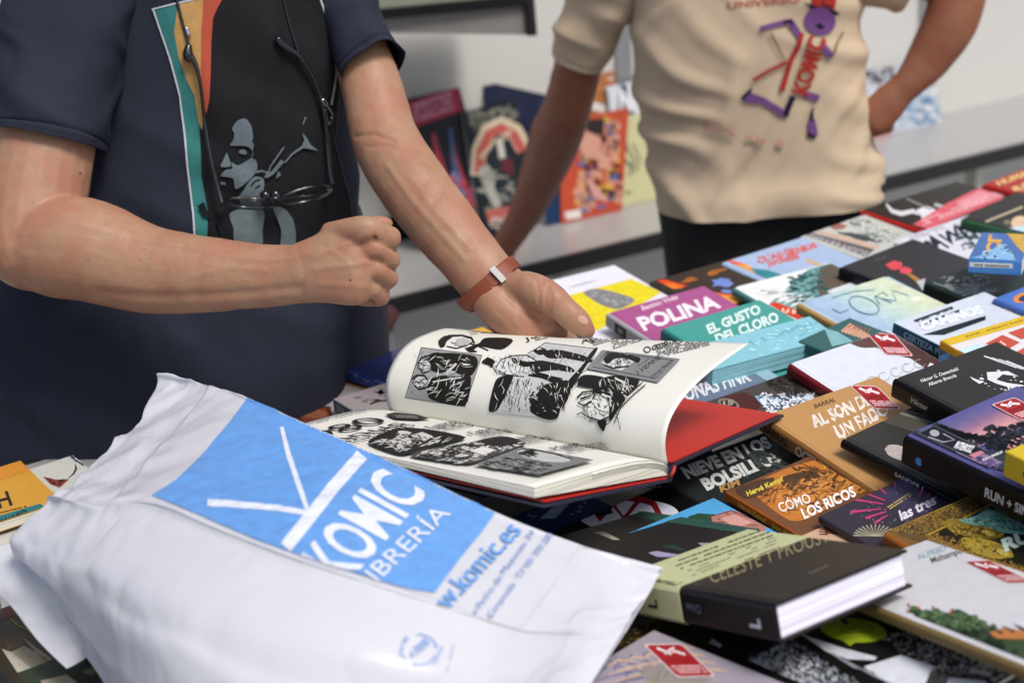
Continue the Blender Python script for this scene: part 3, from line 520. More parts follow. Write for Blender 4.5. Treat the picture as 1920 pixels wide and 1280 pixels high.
book('ornate gold-framed comic book with golden fish and a teal dragon head', (1656, 999), (1862, 911), w=.19, h=.25, t=.017, z=.85, tilt=6, col='846230', spine='9a5c20',
     items=[poly('6d5836', (1672, 997), (1862, 914), (1940, 940), (1940, 970), (1870, 940), (1730, 1005), (1930, 1078), (1930, 1090)), poly('2f2c22', (1745, 1003), (1868, 944), (1940, 968), (1940, 1068), (1925, 1070)), sketch('a8853c', [(1670, 996), (1862, 914), (1872, 940), (1735, 1002)], 240, 9, 1.3, 20, 1.5, 31), sketch('3f3018', [(1670, 996), (1862, 914), (1872, 940), (1735, 1002)], 160, 8, 1.2, 60, 1.5, 32), sketch('a8853c', [(1735, 1003), (1760, 1000), (1930, 1066), (1930, 1084)], 140, 8, 1.3, 20, 1.5, 33), sketch('b08a3c', [(1862, 914), (1930, 936), (1930, 968), (1872, 942)], 120, 10, 1.6, 20, 1.5, 34), many('a98a44', [line('a98a44', [(1690 + i * 12, 995 - 5 * i), (1696 + i * 12, 986 - 5 * i), (1704 + i * 12, 990 - 5.4 * i)], 1.3) for i in range(15)]), many('b39648', [line('b39648', [(1740 + i * 13, 1012 + 4.6 * i), (1752 + i * 13, 1012 + 4.8 * i), (1750 + i * 13, 1018 + 4.8 * i)], 1.3) for i in range(14)]), line('c9a23c', [(1662, 997), (1860, 913)], 2), line('c9a23c', [(1740, 1003), (1868, 942)], 1.6),
            ell('8f7a30', 1825, 992, (56, 12), (-6, 15), rough=.05), ell('a08a34', 1850, 1028, (48, 14), (-6, 15), rough=.05, seed=2), ell('9a8a3c', 1900, 958, (34, 10), (-6, 12), rough=.06), many('5c4c1c', [ell('5c4c1c', 1842, 998, (14, 4), (-2, 6)), ell('5c4c1c', 1872, 1034, (14, 4), (-2, 6))]), many('b9a850', [ell('b9a850', 1852, 1001, (12, 4), (-2, 5)), ell('b9a850', 1880, 1036, (12, 4), (-2, 5))]),
            poly('78b4a0', (1795, 976), (1830, 968), (1850, 954), (1872, 960), (1900, 975), (1930, 990), (1930, 1004), (1880, 1000), (1850, 990), (1820, 984)), poly('a9d6c4', (1840, 962), (1856, 958), (1870, 964), (1850, 970)), sketch('2f6456', [(1800, 974), (1900, 972), (1930, 998), (1850, 990)], 70, 9, 1.4, 20, 1.0, 3), sketch('c9e6d8', [(1800, 974), (1900, 970), (1930, 994), (1850, 984)], 50, 8, 1.2, 20, .8, 4), sketch('c4a850', [(1780, 985), (1870, 990), (1880, 1005), (1790, 1005)], 60, 8, 1.2, 15, 1, 5), sketch('5c4c1c', [(1780, 985), (1870, 990), (1900, 1040), (1810, 1035)], 90, 9, 1.3, 15, 1, 6), sketch('c4a850', [(1806, 1020), (1890, 1022), (1896, 1042), (1815, 1038)], 60, 8, 1.2, 15, 1, 7), many('5c4c1c', [line('5c4c1c', [(1790 + 10 * i, 1000 + 2 * i), (1796 + 10 * i, 990 + 3 * i), (1806 + 10 * i, 996 + 2 * i)], 1.4) for i in range(8)]), text('b9cfc6', 'RU', (1884, 1036), (1935, 1014), (1876, 1014), .05)])
book('white comic book with a green hedge, palm trees and a red award tag', (1738, 1012), ang=26, anchor='B', w=.14, h=.3, t=.012, z=.852, tilt=-10, col='c9c9cc', spine='8a7444',
     items=[text('8fb0b8', 'ALFRED', (1722, 1049), (1776, 1030), (1717, 1040), .02), text('6a6a6a', 'Maltempo', (1748, 1056), (1806, 1036), (1743, 1045), .01)] +
     tagset((1806, 1052), (48, -2), (84, 42), 4) + [spoly('3c5a34', (1706, 1142), (1716, 1136), (1738, 1150), (1756, 1140), (1775, 1152), (1796, 1142), (1828, 1160), (1834, 1176), (1870, 1196), (1920, 1182), (1930, 1250), (1900, 1236), (1850, 1224), (1800, 1204), (1740, 1170)), specks('2c4628', [(1706, 1145), (1830, 1160), (1920, 1235), (1740, 1170)], 120, 8, 3, (1, .8)), specks('54784a', [(1706, 1140), (1830, 1158), (1920, 1200), (1740, 1168)], 130, 6, 5, (1, .8)), specks('7c9466', [(1706, 1140), (1830, 1158), (1900, 1190), (1740, 1165)], 50, 4, 5), many('b0604c', [ell('b0604c', x, y, (3, 1), (0, 3), 8) for x, y in ((1703, 1146), (1704, 1135), (1722, 1140), (1750, 1140), (1786, 1144), (1782, 1150))]), poly('b9743c', (1852, 1188), (1880, 1178), (1930, 1184), (1930, 1200), (1870, 1198)), many('33303a', [line('33303a', [(1836 + 22 * i, 1180 - 3 * i), (1858 + 22 * i, 1192 - 3 * i)], [1, 6]) for i in range(4)])])
book('big black comic book with white inked foliage and a lime speech-bubble sticker', (1218, 1172), (1440, 1075), D=(1440, 1281), w=.24, h=.3, t=.012, z=.822, tilt=-5, col='23211f',
     items=[many('d8d8da', [line('d8d8da', [(1274, 1195), (1300, 1190), (1330, 1196), (1350, 1210), (1336, 1222)], [6, 9, 6, 8, 4]), line('d8d8da', [(1290, 1188), (1312, 1200), (1326, 1214)], 6), line('d8d8da', [(1300, 1208), (1345, 1206)], 5), line('d8d8da', [(1316, 1190), (1340, 1202), (1344, 1214), (1322, 1212)], 5)]),
            sketch('9aa2ac', [(1395, 1240), (1480, 1195), (1640, 1300), (1480, 1330)], 700, 12, 2.2, 40, 1.2, 3), sketch('d9dee4', [(1405, 1238), (1470, 1205), (1600, 1290), (1480, 1310)], 420, 9, 1.8, -30, 1.3, 13), sketch('8f8c86', [(1640, 1185), (1760, 1180), (1930, 1270), (1760, 1275)], 420, 8, 2.2, 20, 1.5, 4), specks('c4c0ba', [(1640, 1190), (1760, 1180), (1900, 1260), (1760, 1260)], 260, 2.6, 14, (1, .7)), sketch('15161a', [(1420, 1230), (1500, 1200), (1680, 1290), (1500, 1300)], 200, 12, 2, 60, 1.0, 23),
            poly('c9ced6', (1500, 1188), (1530, 1198), (1580, 1215), (1645, 1232), (1640, 1238), (1590, 1236), (1550, 1222)), poly('d4d8de', (1620, 1250), (1690, 1228), (1750, 1250), (1735, 1285), (1690, 1300)), poly('c4c8ce', (1780, 1270), (1850, 1278), (1850, 1300), (1770, 1300)), many('9aa0a8', [line('9aa0a8', [(1560, 1225), (1600, 1250), (1640, 1262)], 4), line('9aa0a8', [(1580, 1236), (1640, 1268), (1690, 1290)], 3)]), many('8a8a88', [line('8a8a88', [(1745 + 7 * i, 1258 + 2 * i), (1735 + 7 * i, 1285 + 2 * i)], 1.5) for i in range(7)]), many('b0b0ae', [ell('b0b0ae', 1825 + 14 * (i % 5), 1234 + 9 * (i // 2) + 3 * (i % 3), (9, 2), (-1, 5), 12, .25, i) for i in range(10)]),
            ell('9aae22', 1600, 1182, (62, 8), (-6, 22)), poly('9aae22', (1572, 1197), (1604, 1205), (1594, 1212)), many('22385c', [poly('22385c', (1575, 1162), (1586, 1161), (1594, 1171), (1583, 1172))]), scrib('4c5a1c', (1574, 1190), (1640, 1188), (1570, 1174), 3, 3, 1.8, .9)])
book('dark olive comic book with worn gold specks under the plastic bag', (1265, 1140), (1160, 1192), anchor='B', w=.2, h=.24, t=.012, z=.83, tilt=2, col='33301c', items=[specks('7c6a2c', [(1130, 1190), (1230, 1150), (1250, 1180), (1160, 1220)], 50, 4, 3)])
book('lavender marbled comic book with a red award tag', (1226, 1181), (1059, 1280), anchor='B', D=(1445, 1277), w=.2, h=.29, t=.012, z=.846, tilt=-2, col='a39ba6',
     items=[many('8580a4', [line('8580a4', [(1120 + 30 * i, 1262 - 9 * i + 14 * j), (1135 + 26 * i + 20 * j, 1250 - 4 * i + 12 * j), (1128 + 26 * i + 24 * j, 1236 - 4 * i + 12 * j), (1150 + 24 * i + 20 * j, 1240 - 6 * i + 10 * j)], [2, 7, 5, 2]) for i in range(5) for j in range(3)]), many('c4a890', [line('c4a890', [(1140 + 34 * i, 1250 - 9 * i + 16 * j), (1160 + 30 * i + 20 * j, 1236 - 6 * i + 14 * j), (1190 + 28 * i + 20 * j, 1240 - 6 * i + 14 * j)], [2, 6, 3]) for i in range(5) for j in range(4)]), ell('9a938c', 1265, 1265, (60, 12), (-20, 18), rough=.12, seed=5), many('7c7470', [line('7c7470', [(1230 + 16 * i, 1275 - 4 * i), (1240 + 16 * i, 1255 - 2 * i)], 2) for i in range(6)])] + tagset((1206, 1208), (72, -2), (64, 62), 7))
# books round the open album
book('blue comic book with a white diagonal stripe under the open album', (1090, 918), (960, 968), anchor='B', w=.19, h=.12, t=.01, z=.806, tilt=0, col='1c3f78', hard=False,
     items=[poly('a9bcd6', (1012, 972), (1060, 930), (1088, 924), (1040, 972)), specks('7c98c0', [(950, 950), (1090, 915), (1110, 960), (1000, 980)], 40, 4, 3), scrib('9ab0c8', (1060, 950), (1120, 926), (1056, 944), 1, 3, 2)])
book('black comic book with a white disc crossed by red bars', (1235, 912), (1070, 975), anchor='B', D=(1330, 950), w=.2, h=.16, t=.01, z=.816, tilt=0, col='171618', hard=False,
     items=[ell('c4c8d4', 1180, 966, (92, 2), (-14, 30)), many('8c1c20', [line('8c1c20', [(1082, 972), (1112, 955), (1124, 974), (1150, 946), (1170, 972), (1196, 940)], 9), line('8c1c20', [(1165, 932), (1210, 938), (1226, 945), (1240, 972)], [10, 12, 12, 10])]), poly('131214', (1105, 950), (1140, 944), (1150, 962), (1120, 970))])
book('sky-blue comic book with a red drawn railway carriage', (1338, 933), (1267, 965), anchor='B', D=(1445, 989), w=.18, h=.11, t=.008, z=.83, tilt=3, col='4f9ccc', hard=False,
     items=[poly('3c5a44', (1290, 968), (1310, 962), (1340, 964), (1345, 975), (1300, 982)), poly('b07a6c', (1333, 968), (1366, 957), (1386, 958), (1440, 985), (1430, 1000), (1340, 990)), many('7c3c34', [line('7c3c34', [(1333, 968), (1372, 957), (1442, 986)], 1.6), line('7c3c34', [(1345, 974), (1380, 962)], 1.4), line('7c3c34', [(1360, 960), (1400, 995)], 1.4), line('7c3c34', [(1345, 978), (1420, 985)], 1.4)]), poly('c9968a', (1350, 972), (1376, 963), (1410, 980), (1380, 990))])
book('large dark comic book with a green border and pale torn shapes', (1178, 953), ang=37, anchor='B', w=.19, h=.2, t=.012, z=.81, tilt=-13, roll=3, col='383330',
     items=[poly('3f6a5e', (1160, 958), (1178, 953), (1480, 1000), (1440, 1030), (1400, 1012), (1378, 997), (1150, 964)), poly('3f6a5e', (1360, 1030), (1480, 990), (1500, 1010), (1300, 1060), (1270, 1040)), poly('b4b49c', (1112, 998), (1132, 996), (1163, 1012), (1150, 1012)), poly('aaa0c0', (1215, 1036), (1232, 1033), (1272, 1040), (1258, 1044), (1232, 1044)), poly('9aa8b0', (1308, 1018), (1330, 1018), (1345, 1022), (1318, 1024)), poly('3a5248', (1236, 1025), (1262, 1020), (1292, 1034), (1280, 1034)), specks('55524e', [(1150, 985), (1190, 975), (1200, 1000), (1160, 1005)], 14, 3, 3), specks('4f7a6c', [(1170, 955), (1430, 990), (1440, 1010), (1180, 965)], 70, 3, 3)])
book('small peach booklet with a fan of red pen lines', (1600, 962), (1505, 1003), anchor='B', w=.13, h=.085, t=.006, z=.83, tilt=3, col='c2a084', hard=False,
     items=[poly('8a4f3c', (1540, 970), (1575, 966), (1640, 990), (1620, 1005), (1548, 1000)), many('c9a284', [line('c9a284', [(1545 + 6 * i, 975 + 2 * i), (1570 + 8 * i, 985 + 2 * i), (1600 + 6 * i, 990 + 2 * i)], 1.3) for i in range(9)]), many('6a3028', [line('6a3028', [(1536, 976 + 5 * i), (1552, 982 + 4 * i)], 2) for i in range(6)])])
CEL = book('thick black hardcover with a pale green paper band and hand-drawn title', (1450, 1132), ang=36, anchor='D', w=.164, h=.205, t=.034, z=.925, tilt=-15, roll=4, col='2c2724', spine='121318', pages='e3e1f2',
     items=[text('a39870', 'CÉLESTE Y PROUST', (1334, 1094), (1556, 1014), (1327, 1066), -.004), text('8a857c', 'Lumen', (1518, 1076), (1553, 1062), (1517, 1071), .01),
            ],
     sitems=[SP('6f7c90', 'Chloé', .112, .093, .62, .38, 0), lambda M, h, t: text('d0d4da', 'L', pxl(M @ Vector((0, -.185, .3 * t))), pxl(M @ Vector((0, -.185, .55 * t))), pxl(M @ Vector((0, -.172, .3 * t))), .03)])
def band():                                  # the paper band wraps head cover and spine: a thin sleeve of its own
    b = CEL; y0, y1 = -.086, -.003; th = .0007; t = b.t
    pr = [(b.w + th, t + th), (-.0002 - th + .004, t + th), (-th - .0004, t - .004), (-th - .0004, .004), (.004, -th), (b.w + th, -th), (b.w + th, 0 - .0001), (.004, -.0001), (-.0002, .004), (-.0002, t - .004), (.004, t + .0001), (b.w, t + .0001), (b.w, -.0001), (b.w + th, -.0001)]
    pr = [(b.w, t + .0009), (.004, t + .0009), (.001, t - .0006), (-.0011, t - .004), (-.0011, .004), (.004, -.0009), (b.w, -.0009), (b.w, -.0003), (.0042, -.0003), (-.0004, .0042), (-.0004, t - .0042), (.0042, t + .0003), (b.w, t + .0003)]
    m = mat('band_paper', 'bfc192', .6, var=.03)
    o = extrude_profile('paper_band', pr, y0, y1, m, b.e)
    M = b.M
    print_plane(b.e, M @ Matrix.Translation((0, 0, t + .0009)), (.006, b.w, y0, y1), [scrib('4c4c3c', (1268, 1073), (1452, 1006), (1262, 1050), 3, 2, 2.2, .93), scrib('7c7c64', (1290, 1085), (1458, 1020), (1286, 1068), 3, 3, 1.4, .6), scrib('4c4c3c', (1395, 1054), (1462, 1028), (1394, 1049), 1, 5, 2, .9)], 'band_print')
    S = M @ Matrix(((0, 0, -1, -.0012), (-1, 0, 0, 0), (0, 1, 0, 0), (0, 0, 0, 1)))
    print_plane(b.e, S, (-y1, -y0, .002, t - .002), [text('3c3c30', 'L', pxl(M @ Vector((0, -.052, .3 * t))), pxl(M @ Vector((0, -.052, .56 * t))), pxl(M @ Vector((0, -.039, .3 * t))), .03)], 'band_print')
    print_plane(b.e, M @ Matrix.Translation((0, 0, t + .0009)), (.002, b.w, y0, y1), [text('4c4c3c', 'Lumen', pxl(M @ Vector((.004, -.078, t))), pxl(M @ Vector((.004, -.04, t))), pxl(M @ Vector((.014, -.078, t))), .02)], 'band_print')
band()
# left of the bag
book('white comic book with a thin black arc and rust-red drawing behind the orange one', (136, 853), (55, 874), anchor='B', D=(166, 866), w=.18, h=.24, t=.01, z=.81, tilt=2, col='b9bab2', hard=False,
     items=[many('24262c', [line('24262c', [(141, 869), (143, 878), (138, 888), (128, 896)], [1, 4, 3, 1])]), poly('8a4a3a', (80, 893), (105, 899), (130, 898), (112, 914), (95, 908)), specks('5c2420', [(88, 896), (125, 898), (112, 912), (95, 906)], 20, 3, 3), specks('5a6a94', [(128, 855), (137, 852), (166, 864), (155, 872)], 40, 3, 5), line('23252b', [(135, 858), (157, 873)], 2)])
book('orange-yellow comic book with hand-lettered title and a teal foot band', (38, 863), (0, 874), anchor='B', D=(108, 914), w=.2, h=.135, t=.012, z=.83, tilt=3, col='bd8a2c', hard=False,
     items=[poly('bf7f26', (-40, 880), (38, 863), (62, 882), (-20, 905)), text('2a1a12', 'SH', (-22, 957), (24, 946), (-32, 930), .02), scrib('3a2814', (-20, 970), (52, 952), (-22, 963), 1, 4, 2, .9), poly('2a7c80', (-60, 984), (75, 944), (120, 980), (-60, 1030)), text('17343c', 'EDWARD', (-14, 992), (52, 966), (-16, 980), .03)])
book('comic book with a camouflage-brown drawn townscape under the bag handles', (-60, 1160), (40, 1112), w=.24, h=.31, t=.012, z=.815, tilt=1, ang=31, col='453f30',
     items=[poly('5c2f2c', (6, 1140), (24, 1132), (38, 1152), (0, 1165)), poly('b4ab78', (0, 1130), (18, 1132), (6, 1140)), poly('3c4c3c', (35, 1258), (100, 1238), (180, 1225), (180, 1260), (60, 1280)), many('a39c84', [poly('a39c84', (20, 1222), (45, 1210), (95, 1238), (58, 1252)), poly('a39c84', (40, 1193), (50, 1200), (98, 1236), (84, 1240)), poly('a39c84', (75, 1276), (125, 1264), (145, 1280), (90, 1290))]), poly('6d5a44', (8, 1195), (40, 1190), (45, 1210), (16, 1220)), poly('b9b4a4', (0, 1215), (20, 1222), (58, 1252), (30, 1262), (0, 1240)), poly('c9cac8', (0, 1242), (42, 1275), (40, 1290), (-5, 1290)), line('a3983c', [(20, 1160), (36, 1174), (50, 1180), (80, 1205)], 2), specks('8f8a6c', [(150, 1262), (230, 1225), (236, 1240), (165, 1268)], 30, 6, 3), poly('463a38', (150, 1275), (230, 1245), (280, 1285), (150, 1300)), specks('2f2e28', [(160, 1230), (210, 1210), (230, 1240), (170, 1255)], 30, 8, 4), poly('bdbab0', (200, 1222), (215, 1216), (222, 1222), (206, 1228))])
book('white paperback edge with a pink bookmark at the bag handles', (-4, 1100), (-80, 1130), anchor='B', w=.12, h=.14, t=.02, z=.86, tilt=0, ang=8, col='c4c8d4', hard=False)
# behind the open album, by the customer
book('magazine with an orange corner and a reddish portrait photograph', (680, 702), (560, 745), anchor='B', w=.22, h=.24, t=.006, z=.792, tilt=0, col='a9a2a4', hard=False, name='magazine', cat='magazine',
     items=[poly('a87c4c', (630, 716), (680, 700), (735, 722), (690, 732)), poly('a85848', (630, 716), (640, 712), (652, 722), (640, 724)), poly('6a3222', (515, 772), (560, 758), (620, 762), (625, 790), (560, 800), (520, 790)), poly('8a4a34', (560, 770), (610, 766), (620, 785), (570, 796)), ell('9a6048', 588, 776, (26, 2), (-3, 8)), many('7c6a68', [line('7c6a68', [(580, 752), (600, 750), (610, 758)], 1.2)])])
book('pale paperback with a slate-blue spine behind the open album', (624, 748), (720, 722), D=(664, 768), w=.17, h=.24, t=.018, z=.815, tilt=0, col='a89e9e', spine='5c6c7a', hard=False,
     items=[specks('8c8484', [(660, 745), (720, 725), (740, 745), (690, 760)], 20, 6, 3), line('4a3c3c', [(694, 757), (710, 752), (728, 750)], 3)], sitems=[SP('a9b4bc', 'INE', .03, .008, .75, .25, .01)])
book('navy blue book in crinkled plastic beside the magazine', (649, 694), (762, 648), D=(730, 716), w=.2, h=.26, t=.016, z=.812, tilt=0, col='2c3468', spine='34498c', hard=False, rough=.15, sitems=[specks('6c80b4', [(660, 698), (725, 716), (725, 726), (660, 706)], 16, 4, 3)])
book('dark red booklet corner under the navy plastic book', (640, 700), (670, 690), w=.1, h=.15, t=.004, z=.786, tilt=0, col='7c2018', hard=False)
# ------------------------------------------------------------------ the open album, one page being turned
def open_album():
    G1 = P(1255, 872, .89); V = P(1003, 925, .945); Rc = P(1475, 778, .85); G0 = P(728, 772, .87)
    ey = (Rc - V).normalized(); ex = G0 - G1; ex = (ex - ey * ex.dot(ey)).normalized(); ez = ex.cross(ey)
    if ez.z < 0: ez = -ez
    M = Matrix(((ex.x, ey.x, ez.x, G1.x), (ex.y, ey.y, ez.y, G1.y), (ex.z, ey.z, ez.z, G1.z), (0, 0, 0, 1)))
    e = empty('open_album', M, 'large open comic album with a cream page being turned, red endpaper and navy cover', 'book')
    inv = M.inverted(); H = .385
    def onx(px, x0):
        d = ray(*px); t = (x0 - (CAM - G1).dot(ex)) / d.dot(ex); q = inv @ (CAM + d * t); return (q.y, q.z)
    def resample(c, n):
        c = catmull(c, 12); L = [0]
        for a, b in zip(c, c[1:]): L.append(L[-1] + math.hypot(b[0] - a[0], b[1] - a[1]))
        out = []; j = 0
        for k in range(n):
            s = L[-1] * k / (n - 1)
            while j < len(L) - 2 and L[j + 1] < s: j += 1
            f = (s - L[j]) / max(1e-9, L[j + 1] - L[j]); out.append((c[j][0] + f * (c[j + 1][0] - c[j][0]), c[j][1] + f * (c[j + 1][1] - c[j][1])))
        return out
    def sheet(name, bot, top, m, x0, x1, nx=24, thick=.0004, bow=0):
        n = len(bot); v = []; f = []
        for i in range(nx + 1):
            s = i / nx
            for (a, b), (c, d) in zip(bot, top): v.append((x0 + s * (x1 - x0), a + s * (c - a), b + s * (d - b) + bow * math.sin(math.pi * s)))
        for i in range(nx):
            for k in range(n - 1): f.append((i * n + k, (i + 1) * n + k, (i + 1) * n + k + 1, i * n + k + 1))
        o = mesh_obj(name, v, f, m, e, smooth=True)
        if thick:
            md = o.modifiers.new('thickness', 'SOLIDIFY'); md.thickness = thick; md.offset = -1
        return o
    paper = mat('album_paper', 'dddcd2', .55, var=.015, vscale=6)
    navy = mat('album_cloth', '23283c', .45, bump=.1); red = mat('endpaper_red', 'b5271f', .5)
    # lower (left-hand) page and its block
    bot = resample([onx(p, 0) for p in ((1252, 874), (1238, 865), (1205, 863), (1150, 873), (1080, 893), (1003, 914))], 26)
    top = resample([onx(p, H) for p in ((738, 772), (715, 767), (680, 768), (640, 775), (590, 788), (505, 812))], 26)
    low = sheet('page', bot, top, paper, 0, H, thick=.0003)
    V0 = inv @ P(985, 934, .935); by, bz = V0.y, V0.z
    hinge = (-.005, -.013)
    n = len(bot)
    v = []; f = []
    for s, prof, x in ((0, bot, .0005), (1, top, H - .0005)):
        for k, (a, b) in enumerate(prof): v.append((x, a, b - .0006))
        for k, (a, b) in enumerate(prof):
            q = k / (n - 1); v.append((x, a, min(b - .002, hinge[1] + (bz + .004 - hinge[1]) * q + .003)))
    for k in range(n - 1):
        f += [(k, k + 1, n + k + 1, n + k), (2 * n + k + 1, 2 * n + k, 3 * n + k, 3 * n + k + 1), (k, 2 * n + k, 2 * n + k + 1, k + 1), (n + k + 1, 3 * n + k + 1, 3 * n + k, n + k)]
    f += [(n - 1, 3 * n - 1, 4 * n - 1, 2 * n - 1), (0, n, 3 * n, 2 * n)]
    mesh_obj('page_block', v, f, page_mat('album_edges', 'd6d4c6'), e)
    for k in range(3):                                   # loose leaves fanning at the tail of the block
        c = [(a, b - .0025 - .0022 * k) for a, b in bot[:16]]
        sheet('loose_leaf', c, c, paper, -.0018 + .0006 * k, .003, 1, .0002)
    # front board under the block, red lining line, spine, back board with red endpaper
    def board(name, y0, z0, y1, z1, xa, xb, th, m):
        dy, dz = y1 - y0, z1 - z0; L = math.hypot(dy, dz); ny, nz = -dz / L * th, dy / L * th
        if nz < 0: ny, nz = -ny, -nz
        v = [(x, y, z) for x in (xa, xb) for y, z in ((y0, z0), (y1, z1), (y1 - ny, z1 - nz), (y0 - ny, z0 - nz))]
        return mesh_obj(name, v, [(0, 1, 2, 3), (7, 6, 5, 4), (0, 4, 5, 1), (1, 5, 6, 2), (2, 6, 7, 3), (3, 7, 4, 0)], m, e)
    board('endpaper', hinge[0], hinge[1] + .0014, by, bz + .0016, -.0015, H, .0012, red)
    board('cover', hinge[0], hinge[1], by - .004, bz - .0008, -.004, H + .004, .0028, navy)
    R0 = inv @ P(1475, 778, .862); h2 = (.005, .002)
    board('spine', hinge[0], hinge[1] - .001, h2[0], h2[1] - .001, -.004, H + .004, .004, navy)
    board('cover', h2[0], h2[1], R0.y, R0.z, -.004, H + .004, .003, navy)
    d = ((R0.y - h2[0]), (R0.z - h2[1])); L = math.hypot(*d)
    board('endpaper', h2[0] - .003, h2[1] + .0016, R0.y - .006, R0.z + .0016, -.001, H, .0013, red)
    tube('headband', [(-.004, -.004, -.011), (-.006, -.001, -.005), (-.004, .004, -.001)], .002, mat('headband_red', 'b03028', .6), e, 6)
    # the page being turned
    bot2 = resample([onx(p, 0) for p in ((1252, 870), (1247, 835), (1252, 800), (1266, 768), (1292, 733), (1340, 689), (1405, 643))], 40)
    tp = [onx(p, H) for p in ((730, 770), (723, 735), (727, 702), (744, 666), (768, 641), (800, 625))]
    tp += [(tp[-1][0] + .04, tp[-1][1] + .002), (tp[-1][0] + .085, tp[-1][1] - .012)]
    top2 = resample(tp, 40)
    pg = sheet('turned_page', bot2, top2, paper, 0, H, 60, .00025)
    bv = bvh_of([pg, low]); K = '2c2a27'; G = 'a3a4a4'
    def fig(pts, c=K): return spoly(c, *pts)
